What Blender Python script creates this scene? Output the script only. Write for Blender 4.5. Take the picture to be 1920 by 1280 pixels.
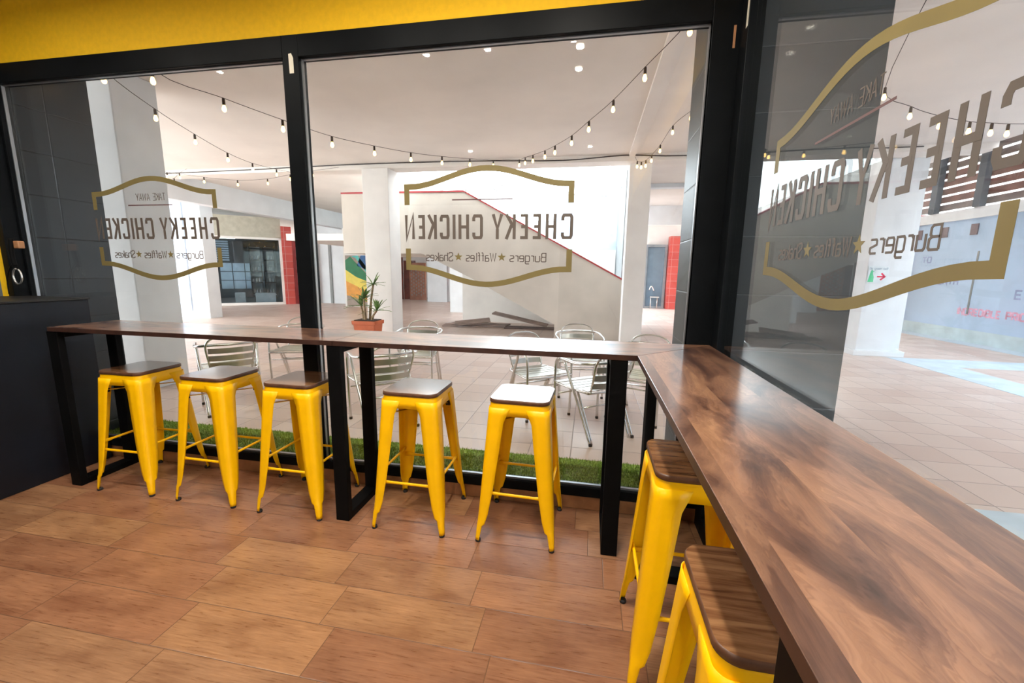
import bpy, bmesh, math, random
from mathutils import Vector, Matrix
random.seed(7)
D = bpy.data
C = bpy.context.scene.collection
for o in list(D.objects): D.objects.remove(o)

# ------------------------------------------------------------------ camera
cam_d = D.cameras.new('camera'); cam = D.objects.new('camera', cam_d); C.objects.link(cam)
cam_d.sensor_width = 36.0; cam_d.lens = 784.669 / 1920 * 36.0; cam_d.clip_start = 0.03; cam_d.clip_end = 400
RX = Vector((0.98283, 0.183983, 0.013923)); UP = Vector((-0.044082, 0.160867, 0.985991)); FW = Vector((-0.179166, 0.969676, -0.166216))
cam.matrix_world = Matrix(((RX[0], UP[0], -FW[0], 0), (RX[1], UP[1], -FW[1], 0), (RX[2], UP[2], -FW[2], 1.4295), (0, 0, 0, 1)))
bpy.context.scene.camera = cam

# ------------------------------------------------------------------ light and exposure
sc = bpy.context.scene
sc.view_settings.view_transform = 'Standard'; sc.view_settings.look = 'None'
sc.view_settings.gamma = 1; sc.view_settings.exposure = 0.12; sc.view_settings.use_curve_mapping = False
W = D.worlds.new('world'); sc.world = W; W.use_nodes = True
nt = W.node_tree; nt.nodes.clear()
wo = nt.nodes.new('ShaderNodeOutputWorld'); bg = nt.nodes.new('ShaderNodeBackground')
tc = nt.nodes.new('ShaderNodeTexCoord'); sx = nt.nodes.new('ShaderNodeSeparateXYZ'); cr = nt.nodes.new('ShaderNodeValToRGB')
nt.links.new(tc.outputs['Generated'], sx.inputs[0]); nt.links.new(sx.outputs['Z'], cr.inputs[0]); nt.links.new(cr.outputs[0], bg.inputs[0])
cr.color_ramp.elements[0].position = 0.0; cr.color_ramp.elements[0].color = (0.93, 0.96, 1.0, 1)
cr.color_ramp.elements[1].position = 0.9; cr.color_ramp.elements[1].color = (0.72, 0.84, 1.0, 1)
SKY = 11.5
bg.inputs[1].default_value = SKY; nt.links.new(bg.outputs[0], wo.inputs[0])
LAMP_W = 16.0        # watts of every ceiling spotlight in the restaurant

# ------------------------------------------------------------------ materials
def newmat(name):
    m = D.materials.new(name); m.use_nodes = True
    return m, m.node_tree, m.node_tree.nodes['Principled BSDF']
def N(nt, t, **kw):
    n = nt.nodes.new('ShaderNode' + t)
    for k, v in kw.items(): setattr(n, k, v)
    return n
def mth(nt, op, a, b=None, clamp=False):
    n = N(nt, 'Math', operation=op); n.use_clamp = clamp
    for i, v in enumerate((a, b)):
        if v is None: continue
        if hasattr(v, 'links'): nt.links.new(v, n.inputs[i])
        else: n.inputs[i].default_value = v
    return n.outputs[0]
def mixc(nt, fac, a, b, mode='MIX'):
    n = N(nt, 'Mix', data_type='RGBA', blend_type=mode)
    if hasattr(fac, 'links'): nt.links.new(fac, n.inputs[0])
    else: n.inputs[0].default_value = fac
    for i, v in ((6, a), (7, b)):
        if hasattr(v, 'links'): nt.links.new(v, n.inputs[i])
        else: n.inputs[i].default_value = (*v, 1)
    return n.outputs[2]
def ramp(nt, fac, stops):
    n = N(nt, 'ValToRGB'); nt.links.new(fac, n.inputs[0]); e = n.color_ramp.elements
    while len(e) < len(stops): e.new(0.5)
    for q, (p, c) in zip(e, stops): q.position = p; q.color = (*c, 1)
    return n.outputs[0]
def noise(nt, vec, scale, detail=4, rough=0.55, dist=0.0):
    n = N(nt, 'TexNoise'); n.inputs['Scale'].default_value = scale; n.inputs['Detail'].default_value = detail
    n.inputs['Roughness'].default_value = rough; n.inputs['Distortion'].default_value = dist
    if vec is not None: nt.links.new(vec, n.inputs['Vector'])
    return n.outputs['Fac']
def mapping(nt, scale=(1, 1, 1), loc=(0, 0, 0), rot=(0, 0, 0)):
    t = N(nt, 'TexCoord'); m = N(nt, 'Mapping'); nt.links.new(t.outputs['Object'], m.inputs[0])
    m.inputs['Scale'].default_value = scale; m.inputs['Location'].default_value = loc; m.inputs['Rotation'].default_value = rot
    return m.outputs[0]
def bump(nt, b, h, strength=0.3, dist=0.01):
    n = N(nt, 'Bump'); n.inputs['Strength'].default_value = strength; n.inputs['Distance'].default_value = dist
    nt.links.new(h, n.inputs['Height']); nt.links.new(n.outputs[0], b.inputs['Normal'])
def plain(name, col, rough=0.5, metal=0.0, var=0.06, scale=6, bmp=0.0, spec=0.5, coat=0.0):
    m, nt, b = newmat(name)
    f = noise(nt, mapping(nt), scale, 5)
    lo = tuple(max(0, c * (1 - var * 2)) for c in col); hi = tuple(min(1, c * (1 + var * 2)) for c in col)
    nt.links.new(ramp(nt, f, [(0.3, lo), (0.7, hi)]), b.inputs['Base Color'])
    b.inputs['Roughness'].default_value = rough; b.inputs['Metallic'].default_value = metal
    b.inputs['Specular IOR Level'].default_value = spec; b.inputs['Coat Weight'].default_value = coat
    if bmp: bump(nt, b, noise(nt, mapping(nt), scale * 6, 5), bmp, 0.004)
    return m
def emit(name, col, s):
    m, nt, b = newmat(name)
    b.inputs['Base Color'].default_value = (*col, 1)
    b.inputs['Emission Color'].default_value = (*col, 1); b.inputs['Emission Strength'].default_value = s
    return m
def glassmat(name, tint=(0.93, 0.96, 0.95)):
    m = D.materials.new(name); m.use_nodes = True; nt = m.node_tree; nt.nodes.clear()
    out = N(nt, 'OutputMaterial'); mix = N(nt, 'MixShader'); tr = N(nt, 'BsdfTransparent'); gl = N(nt, 'BsdfGlossy')
    tr.inputs[0].default_value = (*tint, 1); gl.inputs['Roughness'].default_value = 0.0
    g = N(nt, 'NewGeometry'); d = N(nt, 'VectorMath', operation='DOT_PRODUCT')
    nt.links.new(g.outputs['Incoming'], d.inputs[0]); nt.links.new(g.outputs['Normal'], d.inputs[1])
    c = mth(nt, 'ABSOLUTE', d.outputs['Value']); k = mth(nt, 'SUBTRACT', 1.0, c)
    p = mth(nt, 'POWER', k, 5.0); f = mth(nt, 'ADD', mth(nt, 'MULTIPLY', p, 0.96), 0.04)
    nt.links.new(f, mix.inputs[0]); nt.links.new(tr.outputs[0], mix.inputs[1]); nt.links.new(gl.outputs[0], mix.inputs[2])
    nt.links.new(mix.outputs[0], out.inputs[0])
    return m

def floor_mat():
    m, nt, b = newmat('wood_look_floor_tile')
    t = N(nt, 'TexCoord'); s = N(nt, 'SeparateXYZ'); nt.links.new(t.outputs['Object'], s.inputs[0])
    v = mth(nt, 'DIVIDE', mth(nt, 'SUBTRACT', s.outputs['Y'], 1.967), 0.2145)
    row = mth(nt, 'FLOOR', v); fv = mth(nt, 'SUBTRACT', v, row)
    u = mth(nt, 'DIVIDE', mth(nt, 'SUBTRACT', mth(nt, 'ADD', s.outputs['X'], mth(nt, 'MULTIPLY', row, 0.0725)), 0.045), 0.645)
    col = mth(nt, 'FLOOR', u); fu = mth(nt, 'SUBTRACT', u, col)
    ev = mth(nt, 'MULTIPLY', mth(nt, 'MINIMUM', fv, mth(nt, 'SUBTRACT', 1.0, fv)), 0.2145)
    eu = mth(nt, 'MULTIPLY', mth(nt, 'MINIMUM', fu, mth(nt, 'SUBTRACT', 1.0, fu)), 0.645)
    e = mth(nt, 'MINIMUM', ev, eu)
    gr = mth(nt, 'LESS_THAN', e, 0.0016)
    cx = N(nt, 'CombineXYZ'); nt.links.new(row, cx.inputs[0]); nt.links.new(col, cx.inputs[1])
    wn = N(nt, 'TexWhiteNoise', noise_dimensions='3D'); nt.links.new(cx.outputs[0], wn.inputs['Vector'])
    off = N(nt, 'VectorMath', operation='MULTIPLY_ADD'); nt.links.new(wn.outputs['Color'], off.inputs[0])
    off.inputs[1].default_value = (9, 9, 9); nt.links.new(t.outputs['Object'], off.inputs[2])
    mp = N(nt, 'Mapping'); mp.inputs['Scale'].default_value = (2.4, 34, 1); nt.links.new(off.outputs[0], mp.inputs[0])
    g1 = noise(nt, mp.outputs[0], 4.0, 8, 0.6, 0.4)
    mp2 = N(nt, 'Mapping'); mp2.inputs['Scale'].default_value = (1.5, 3.4, 1); nt.links.new(off.outputs[0], mp2.inputs[0])
    g2 = noise(nt, mp2.outputs[0], 2.2, 5, 0.6)
    base = ramp(nt, g1, [(0.36, (0.24, 0.122, 0.066)), (0.5, (0.285, 0.150, 0.083)), (0.72, (0.345, 0.19, 0.108))])
    tint = ramp(nt, wn.outputs['Value'], [(0.0, (0.80, 0.70, 0.66)), (0.35, (1.0, 0.88, 0.82)), (0.7, (1.0, 1.0, 0.92)), (1.0, (1.14, 1.10, 0.95))])
    c = mixc(nt, 1.0, base, tint, 'MULTIPLY')
    st = ramp(nt, g2, [(0.30, (0.70, 0.60, 0.56)), (0.5, (0.98, 0.96, 0.94)), (0.72, (1.22, 1.2, 1.15))])
    c = mixc(nt, 1.0, c, st, 'MULTIPLY')
    c = mixc(nt, gr, c, (0.14, 0.068, 0.036))
    nt.links.new(c, b.inputs['Base Color'])
    r = mth(nt, 'ADD', mth(nt, 'MULTIPLY', g1, 0.20), 0.20); nt.links.new(r, b.inputs['Roughness'])
    h = mth(nt, 'ADD', mth(nt, 'MULTIPLY', mth(nt, 'MINIMUM', e, 0.003), 300.0), mth(nt, 'MULTIPLY', g1, 0.35))
    bump(nt, b, h, 0.35, 0.003)
    return m

def walnut(name, along='x', dark=1.0, planks=0.135):
    m, nt, b = newmat(name)
    t = N(nt, 'TexCoord'); s = N(nt, 'SeparateXYZ'); nt.links.new(t.outputs['Object'], s.inputs[0])
    L, A = ('X', 'Y') if along == 'x' else ('Y', 'X')
    pr = mth(nt, 'FLOOR', mth(nt, 'DIVIDE', s.outputs[A], planks))
    wn = N(nt, 'TexWhiteNoise', noise_dimensions='1D'); nt.links.new(pr, wn.inputs['W'])
    cx = N(nt, 'CombineXYZ')
    nt.links.new(mth(nt, 'ADD', mth(nt, 'MULTIPLY', s.outputs[L], 1.0), mth(nt, 'MULTIPLY', wn.outputs['Value'], 20.0)), cx.inputs[0])
    nt.links.new(mth(nt, 'MULTIPLY', s.outputs[A], 3.0), cx.inputs[1])
    w = noise(nt, cx.outputs[0], 1.5, 5, 0.62, 1.6)
    cx2 = N(nt, 'CombineXYZ'); nt.links.new(s.outputs[L], cx2.inputs[0])
    nt.links.new(mth(nt, 'ADD', mth(nt, 'MULTIPLY', s.outputs[A], 46.0), mth(nt, 'MULTIPLY', w, 14.0)), cx2.inputs[1])
    g = noise(nt, cx2.outputs[0], 1.4, 6, 0.65)
    c1 = ramp(nt, w, [(0.30, (0.055*dark, 0.028*dark, 0.024*dark)), (0.42, (0.16*dark, 0.078*dark, 0.052*dark)), (0.54, (0.33*dark, 0.175*dark, 0.105*dark)), (0.70, (0.50*dark, 0.28*dark, 0.155*dark))])
    c2 = ramp(nt, g, [(0.3, (0.62, 0.55, 0.5)), (0.6, (1.05, 1.05, 1.05))])
    c = mixc(nt, 1.0, c1, c2, 'MULTIPLY')
    tn = ramp(nt, wn.outputs['Value'], [(0.0, (0.72, 0.68, 0.68)), (1.0, (1.15, 1.12, 1.1))])
    c = mixc(nt, 1.0, c, tn, 'MULTIPLY')
    nt.links.new(c, b.inputs['Base Color']); b.inputs['Roughness'].default_value = 0.32; b.inputs['Coat IOR'].default_value = 1.75; b.inputs['Coat Weight'].default_value = 1.0; b.inputs['Coat Roughness'].default_value = 0.17
    bump(nt, b, g, 0.06, 0.002)
    return m

def seat_wood():
    m, nt, b = newmat('stool_seat_elm')
    t = N(nt, 'TexCoord'); s = N(nt, 'SeparateXYZ'); nt.links.new(t.outputs['Object'], s.inputs[0])
    oi = N(nt, 'ObjectInfo')
    cx = N(nt, 'CombineXYZ'); nt.links.new(mth(nt, 'MULTIPLY', s.outputs['X'], 3.0), cx.inputs[0])
    nt.links.new(mth(nt, 'MULTIPLY', s.outputs['Y'], 38.0), cx.inputs[1]); nt.links.new(mth(nt, 'MULTIPLY', oi.outputs['Random'], 30.0), cx.inputs[2])
    g = noise(nt, cx.outputs[0], 1.3, 6, 0.6, 0.6)
    c = ramp(nt, g, [(0.30, (0.075, 0.030, 0.013)), (0.45, (0.16, 0.070, 0.030)), (0.6, (0.25, 0.125, 0.055)), (0.8, (0.33, 0.18, 0.085))])
    nt.links.new(c, b.inputs['Base Color']); b.inputs['Roughness'].default_value = 0.2; b.inputs['Coat Weight'].default_value = 0.6; b.inputs['Coat Roughness'].default_value = 0.10
    bump(nt, b, g, 0.10, 0.002)
    return m

def tilegrid(name, sx_, sy_, col1, col2, grout, gw=0.006, rough=0.5, axes='XY', ox=0, oy=0, var=0.2):
    m, nt, b = newmat(name)
    t = N(nt, 'TexCoord'); s = N(nt, 'SeparateXYZ'); nt.links.new(t.outputs['Object'], s.inputs[0])
    u = mth(nt, 'DIVIDE', mth(nt, 'SUBTRACT', s.outputs[axes[0]], ox), sx_); v = mth(nt, 'DIVIDE', mth(nt, 'SUBTRACT', s.outputs[axes[1]], oy), sy_)
    fu = mth(nt, 'FRACT', u); fv = mth(nt, 'FRACT', v)
    eu = mth(nt, 'MULTIPLY', mth(nt, 'MINIMUM', fu, mth(nt, 'SUBTRACT', 1.0, fu)), sx_)
    ev = mth(nt, 'MULTIPLY', mth(nt, 'MINIMUM', fv, mth(nt, 'SUBTRACT', 1.0, fv)), sy_)
    e = mth(nt, 'MINIMUM', eu, ev); g = mth(nt, 'LESS_THAN', e, gw / 2)
    cx = N(nt, 'CombineXYZ'); nt.links.new(mth(nt, 'FLOOR', u), cx.inputs[0]); nt.links.new(mth(nt, 'FLOOR', v), cx.inputs[1])
    wn = N(nt, 'TexWhiteNoise', noise_dimensions='3D'); nt.links.new(cx.outputs[0], wn.inputs['Vector'])
    big = noise(nt, mapping(nt), 0.9, 4)
    f = mth(nt, 'ADD', mth(nt, 'MULTIPLY', wn.outputs['Value'], 0.5), mth(nt, 'MULTIPLY', big, 0.5))
    c = ramp(nt, f, [(0.2, col1), (0.8, col2)])
    c = mixc(nt, g, c, grout)
    nt.links.new(c, b.inputs['Base Color']); b.inputs['Roughness'].default_value = rough
    bump(nt, b, mth(nt, 'MINIMUM', e, 0.006), 0.5, 0.6)
    return m

M = dict(
    floor=floor_mat(), plinth=plain('wood_look_plinth_tile', (0.27, 0.115, 0.045), 0.4, var=0.15, scale=9),
    yellow_wall=plain('yellow_wall_paint', (0.86, 0.50, 0.0), 0.75, var=0.03, scale=30, bmp=0.15),
    black_frame=plain('black_painted_aluminium', (0.005, 0.006, 0.007), 0.42, var=0.1, spec=0.06),
    black_steel=plain('black_powder_coated_steel', (0.004, 0.0042, 0.0045), 0.5, var=0.1, spec=0.06),
    silver=plain('aluminium_bead', (0.32, 0.34, 0.36), 0.35, 0.8),
    glass=glassmat('window_glass'), far_glass=glassmat('shop_glass', (0.75, 0.8, 0.82)),
    counter_x=walnut('walnut_counter_long', 'x', 0.85), counter_y=walnut('walnut_counter_side', 'y', 0.80),
    counter_edge=plain('walnut_edge_band', (0.042, 0.017, 0.011), 0.4, var=0.2, scale=20),
    yellow=plain('yellow_stool_paint', (0.93, 0.50, 0.0), 0.36, var=0.02, scale=12, spec=0.3),
    seat=seat_wood(), rubber=plain('black_rubber', (0.01, 0.01, 0.01), 0.7),
    edge_wood=plain('dark_seat_edge', (0.10, 0.042, 0.02), 0.4, var=0.2, scale=25),
    gold=plain('gold_vinyl', (0.165, 0.128, 0.042), 0.5, var=0.04), brown_vinyl=plain('brown_grey_vinyl', (0.095, 0.075, 0.060), 0.5, var=0.04),
    red_vinyl=plain('dark_red_vinyl', (0.11, 0.055, 0.055), 0.5),
    cab=plain('dark_blue_laminate', (0.006, 0.008, 0.013), 0.42, var=0.12, spec=0.3), cab_top=plain('black_cabinet_top', (0.006, 0.006, 0.007), 0.5),
    pillar=tilegrid('slate_tile', 0.60, 0.305, (0.018, 0.023, 0.028), (0.028, 0.034, 0.040), (0.010, 0.013, 0.016), 0.004, 0.3, 'YZ', 2.66, 0.1),
    pillar_right=tilegrid('slate_tile_right', 0.60, 0.305, (0.035, 0.042, 0.048), (0.05, 0.06, 0.068), (0.12, 0.13, 0.14), 0.004, 0.45, 'YZ', 2.66, 0.1),
    patio=tilegrid('terracotta_paving', 0.335, 0.335, (0.60, 0.44, 0.37), (0.72, 0.58, 0.51), (0.36, 0.28, 0.25), 0.008, 0.38, 'XY', -0.10, 3.305),
    band=plain('pale_paving_band', (0.56, 0.66, 0.74), 0.5, var=0.06, scale=4),
    render=plain('white_render', (0.85, 0.81, 0.77), 0.85, var=0.03, scale=2.5, bmp=0.2),
    render_cool=plain('white_render_cool', (0.80, 0.82, 0.84), 0.85, var=0.03, scale=2.5, bmp=0.2),
    ceiling_paint=plain('arcade_ceiling_paint', (0.85, 0.78, 0.72), 0.9, var=0.03, scale=1.2, bmp=0.25),
    beige=plain('beige_render', (0.62, 0.56, 0.49), 0.85, var=0.05, scale=1.5, bmp=0.2),
    red_cap=plain('red_capping', (0.42, 0.045, 0.05), 0.5), red_tile=tilegrid('red_tile', 0.28, 0.28, (0.50, 0.055, 0.045), (0.62, 0.09, 0.07), (0.62, 0.3, 0.28), 0.012, 0.35, 'XZ'),
    red_paint=plain('red_door_paint', (0.40, 0.05, 0.05), 0.5), dark_red=plain('dark_red_wood', (0.22, 0.05, 0.03), 0.6, var=0.2, scale=3),
    orange_wood=plain('orange_wood_panel', (0.42, 0.15, 0.07), 0.6, var=0.15, scale=4),
    blue_wall=plain('pale_blue_wall', (0.50, 0.65, 0.84), 0.85, var=0.05, scale=0.8, bmp=0.1),
    blue_low=plain('worn_pale_wall_foot', (0.60, 0.72, 0.76), 0.85, var=0.06, scale=3),
    pale_blue=plain('pale_blue_panel', (0.60, 0.70, 0.86), 0.6), louvre=plain('grey_brown_louvre', (0.20, 0.15, 0.14), 0.6, var=0.1), brick=plain('louvre_red_brown', (0.22, 0.10, 0.08), 0.7, var=0.15, scale=3),
    post=plain('dark_grey_post', (0.05, 0.06, 0.08), 0.6), alu=plain('brushed_aluminium', (0.72, 0.71, 0.69), 0.24, 1.0, var=0.03),
    slat=plain('aluminium_slat', (0.62, 0.60, 0.54), 0.30, 0.85, var=0.04),
    terracotta=plain('terracotta_pot', (0.60, 0.14, 0.05), 0.6), soil=plain('potting_soil', (0.05, 0.03, 0.02), 0.95),
    leaf=plain('yucca_leaf', (0.13, 0.24, 0.045), 0.5, var=0.3, scale=14), trunk=plain('yucca_trunk', (0.36, 0.25, 0.14), 0.8, var=0.2, scale=20),
    board=plain('grey_weathered_board', (0.30, 0.22, 0.19), 0.7, var=0.2, scale=3), board_dark=plain('dark_board', (0.12, 0.08, 0.07), 0.7, var=0.2),
    grass=plain('artificial_grass', (0.25, 0.36, 0.055), 0.75, var=0.28, scale=60), grass_back=plain('grass_backing', (0.05, 0.10, 0.01), 0.9),
    wire=plain('black_cable', (0.03, 0.02, 0.02), 0.6), socket=plain('bulb_socket', (0.05, 0.03, 0.02), 0.5),
    bulb=emit('warm_bulb', (1.0, 0.56, 0.17), 9.0), lens=emit('spotlight_lens', (1.0, 0.90, 0.74), 26.0),
    paper=plain('cream_sticker', (0.72, 0.68, 0.56), 0.7), bronze=plain('bare_copper_strip', (0.38, 0.18, 0.08), 0.5),
    ceiling_in=plain('restaurant_ceiling', (0.62, 0.60, 0.56), 0.9), shop_dark=plain('dark_shop_wall', (0.10, 0.115, 0.13), 0.7),
    shop_floor=plain('shop_floor', (0.30, 0.33, 0.36), 0.4), shop_white=plain('shop_white', (0.62, 0.66, 0.7), 0.6), shop_black=plain('shelf_black', (0.03, 0.035, 0.04), 0.5),
    shutter=plain('beige_shutter', (0.50, 0.47, 0.38), 0.7), blind=plain('blue_white_blind', (0.62, 0.74, 0.88), 0.5), wood_light=plain('light_table_wood', (0.62, 0.42, 0.2), 0.5),
    chair_yellow=plain('mustard_shell', (0.62, 0.38, 0.05), 0.5), lamp_white=plain('white_plastic', (0.8, 0.8, 0.78), 0.5),
    sign_white=plain('sign_board_white', (0.80, 0.86, 0.88), 0.5), sign_green=plain('sign_green', (0.10, 0.62, 0.30), 0.5), sign_red=plain('sign_red', (0.80, 0.02, 0.09), 0.5), sign_grey=plain('sign_grey_blue', (0.42, 0.52, 0.60), 0.5),
    pink_paint=plain('faded_pink_stencil', (0.86, 0.46, 0.62), 0.8, var=0.12, scale=8), violet_paint=plain('faded_violet_stencil', (0.36, 0.42, 0.66), 0.8, var=0.1, scale=8),
    window_brown=plain('brown_vent_grille', (0.22, 0.17, 0.18), 0.7), cream_shop=plain('cream_shopfront', (0.78, 0.60, 0.36), 0.6), orange_shop=plain('orange_shopfront', (0.72, 0.36, 0.10), 0.6),
    grey=plain('grey_render', (0.30, 0.31, 0.31), 0.85),
    mural_green=plain('mural_green', (0.02, 0.18, 0.07), 0.6), mural_yellow=plain('mural_yellow', (0.80, 0.62, 0.10), 0.6), mural_orange=plain('mural_orange', (0.78, 0.33, 0.05), 0.6),
    mural_blue=plain('mural_blue', (0.03, 0.12, 0.30), 0.6), mural_teal=plain('mural_teal', (0.10, 0.50, 0.45), 0.6), mural_grey=plain('mural_grey', (0.34, 0.27, 0.22), 0.6),
)

# ------------------------------------------------------------------ mesh helpers
def V(*a): return Vector(a)
def add_box(bm, lo, hi, mi=0, mat=None):
    x0, y0, z0 = lo; x1, y1, z1 = hi
    co = [(x0,y0,z0),(x1,y0,z0),(x1,y1,z0),(x0,y1,z0),(x0,y0,z1),(x1,y0,z1),(x1,y1,z1),(x0,y1,z1)]
    vs = [bm.verts.new(Vector(c) if mat is None else mat @ Vector(c)) for c in co]
    for f in ((0,3,2,1),(4,5,6,7),(0,1,5,4),(1,2,6,5),(2,3,7,6),(3,0,4,7)):
        fc = bm.faces.new([vs[i] for i in f]); fc.material_index = mi
def add_prism(bm, pts, n, mi=0):
    """pts: planar polygon (list of Vector), n: extrusion vector"""
    a = [bm.verts.new(p) for p in pts]; b = [bm.verts.new(Vector(p) + Vector(n)) for p in pts]
    fs = [bm.faces.new(a), bm.faces.new(b[::-1])]
    for i in range(len(pts)):
        j = (i + 1) % len(pts); fs.append(bm.faces.new([a[j], a[i], b[i], b[j]]))
    for f in fs: f.material_index = mi
def catmull(pts, k=5):
    pts = [Vector(p) for p in pts]; out = []
    for i in range(len(pts) - 1):
        p0 = pts[max(i-1, 0)]; p1 = pts[i]; p2 = pts[i+1]; p3 = pts[min(i+2, len(pts)-1)]
        for s in range(k):
            t = s / k
            out.append(0.5 * ((2*p1) + (p2-p0)*t + (2*p0-5*p1+4*p2-p3)*t*t + (-p0+3*p1-3*p2+p3)*t**3))
    out.append(pts[-1]); return out
def add_tube(bm, pts, r, n=8, k=4, mi=0):
    pts = catmull(pts, k) if k else [Vector(p) for p in pts]
    rings = []; up = None
    for i, p in enumerate(pts):
        t = (pts[min(i+1, len(pts)-1)] - pts[max(i-1, 0)]).normalized()
        if up is None: up = t.orthogonal().normalized()
        up = (up - t * up.dot(t)).normalized(); s = t.cross(up)
        rr = r[i * (len(r)-1) // (len(pts)-1)] if isinstance(r, (list, tuple)) else r
        rings.append([bm.verts.new(p + (up * math.cos(a) + s * math.sin(a)) * rr) for a in (2*math.pi*j/n for j in range(n))])
    for a, b in zip(rings, rings[1:]):
        for j in range(n):
            f = bm.faces.new([a[j], a[(j+1) % n], b[(j+1) % n], b[j]]); f.smooth = True; f.material_index = mi
    for q in (bm.faces.new(rings[0][::-1]), bm.faces.new(rings[-1])): q.material_index = mi
def add_lathe(bm, prof, c=(0,0,0), n=16, mi=0, smooth=True):
    rings = []
    for r, z in prof: rings.append([bm.verts.new((c[0]+r*math.cos(2*math.pi*j/n), c[1]+r*math.sin(2*math.pi*j/n), c[2]+z)) for j in range(n)])
    for a, b in zip(rings, rings[1:]):
        for j in range(n):
            f = bm.faces.new([a[j], a[(j+1) % n], b[(j+1) % n], b[j]]); f.smooth = smooth; f.material_index = mi
    bm.faces.new(rings[0][::-1]).material_index = mi; bm.faces.new(rings[-1]).material_index = mi
def obj(name, bm, mats, parent=None, loc=None, bevel=0.0, seg=2):
    bmesh.ops.recalc_face_normals(bm, faces=bm.faces)
    me = D.meshes.new(name); bm.to_mesh(me); bm.free()
    for m in (mats if isinstance(mats, (list, tuple)) else [mats]): me.materials.append(m)
    o = D.objects.new(name, me); C.objects.link(o)
    if parent: o.parent = parent
    if loc: o.location = loc
    if bevel:
        b = o.modifiers.new('bevel', 'BEVEL'); b.width = bevel; b.segments = seg; b.limit_method = 'ANGLE'; b.angle_limit = 0.7
    return o
def tag(o, label, cat, group=None, kind=None):
    o['label'] = label; o['category'] = cat
    if group: o['group'] = group
    if kind: o['kind'] = kind
    return o
def struct(o, label=None):
    o['kind'] = 'structure'
    if label: o['label'] = label
    return o
def thing(name, label, cat, loc=(0,0,0), rz=0.0, group=None):
    o = D.objects.new(name, None); C.objects.link(o); o.location = loc; o.rotation_euler = (0, 0, rz); o.empty_display_size = 0.1
    return tag(o, label, cat, group)
def box(name, lo, hi, m, parent=None, bevel=0.0):
    bm = bmesh.new(); add_box(bm, lo, hi); return obj(name, bm, m, parent, bevel=bevel)
def sbox(name, lo, hi, m, label=None, bevel=0.0): return struct(box(name, lo, hi, m, bevel=bevel), label)
def dup(root, loc, rz, label=None, group=None):
    r = root.copy(); C.objects.link(r); r.location = loc; r.rotation_euler = (0, 0, rz)
    if label: r['label'] = label
    if group: r['group'] = group
    for ch in list(root.children):
        c = ch.copy(); C.objects.link(c); c.parent = r
        for g in ch.children:
            d = g.copy(); C.objects.link(d); d.parent = c
    return r

# ------------------------------------------------------------------ setting: restaurant shell
WY = 2.42                                   # inside face of the back glazing
sbox('floor', (-4.3, -3.2, -0.12), (0.72, 2.40, 0.0), M['floor'])
sbox('baseboard_back', (-4.1, 2.395, 0.0), (0.66, 2.50, 0.087), M['plinth'], bevel=0.003)
sbox('wall_back', (-4.3, 2.40, 2.753), (0.80, 2.56, 3.30), M['yellow_wall'], 'yellow wall above the back window')
sbox('wall_left', (-4.3, -3.2, 0.0), (-4.1, 2.27, 3.30), M['shop_dark'])
sbox('trim_4', (-4.3, 2.27, 0.0), (-4.1, 2.40, 3.30), M['yellow_wall'], 'yellow end of the left wall beside the window')
sbox('ceiling', (-4.3, -3.2, 3.25), (0.80, 2.40, 3.45), M['ceiling_in'])
sbox('wall_right', (0.66, -3.2, 2.753), (0.80, 2.40, 3.25), M['yellow_wall'])
bm = bmesh.new()                            # unseen wall behind the camera, wide opening added to let daylight in
add_box(bm, (-4.3, -3.4, 0), (-3.7, -3.2, 3.25)); add_box(bm, (-3.7, -3.4, 2.7), (0.8, -3.2, 3.25)); add_box(bm, (-0.6, -3.4, 0), (0.8, -3.2, 2.7))
struct(obj('wall_front', bm, M['shop_dark']))

# back glazing: window_1 (left pane) and window_2 (centre pane)
def frame_rect(bm, x0, x1, z0, z1, w, y0, y1):
    add_box(bm, (x0-w[0], y0, z0-w[2]), (x0, y1, z1+w[3])); add_box(bm, (x1, y0, z0-w[2]), (x1+w[1], y1, z1+w[3]))
    add_box(bm, (x0, y0, z1), (x1, y1, z1+w[3])); add_box(bm, (x0, y0, z0-w[2]), (x1, y1, z0))
ZB, ZT = 0.145, 2.634
bm = bmesh.new(); frame_rect(bm, -4.025, -1.827, ZB, ZT, (0.075, 0.0, 0.058, 0.119), 2.385, 2.46)
add_box(bm, (-4.10, 2.30, ZB), (-4.045, 2.385, 2.753))
w1 = struct(obj('window_1', bm, M['black_frame'], bevel=0.003), 'left pane of the back window')
bm = bmesh.new(); frame_rect(bm, -1.7235, 0.5225, ZB, ZT, (0.1035, 0.0, 0.058, 0.119), 2.385, 2.46)
add_box(bm, (0.5225, 2.385, 0.087), (0.70, 2.46, 2.753))
w2 = struct(obj('window_2', bm, M['black_frame'], bevel=0.003), 'centre pane of the back window')
for w, a, b in ((w1, -4.025, -1.827), (w2, -1.7235, 0.5225)):
    box('pane', (a, 2.430, ZB), (b, 2.438, ZT), M['glass'], w)
    bm = bmesh.new(); add_box(bm, (a, 2.41, ZB), (b, 2.429, ZB+0.012)); add_box(bm, (a, 2.41, ZB), (a+0.006, 2.429, ZT)); add_box(bm, (b-0.006, 2.41, ZB), (b, 2.429, ZT)); add_box(bm, (a, 2.412, ZT-0.006), (b, 2.429, ZT))
    obj('glazing_bead', bm, M['silver'], w)
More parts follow.
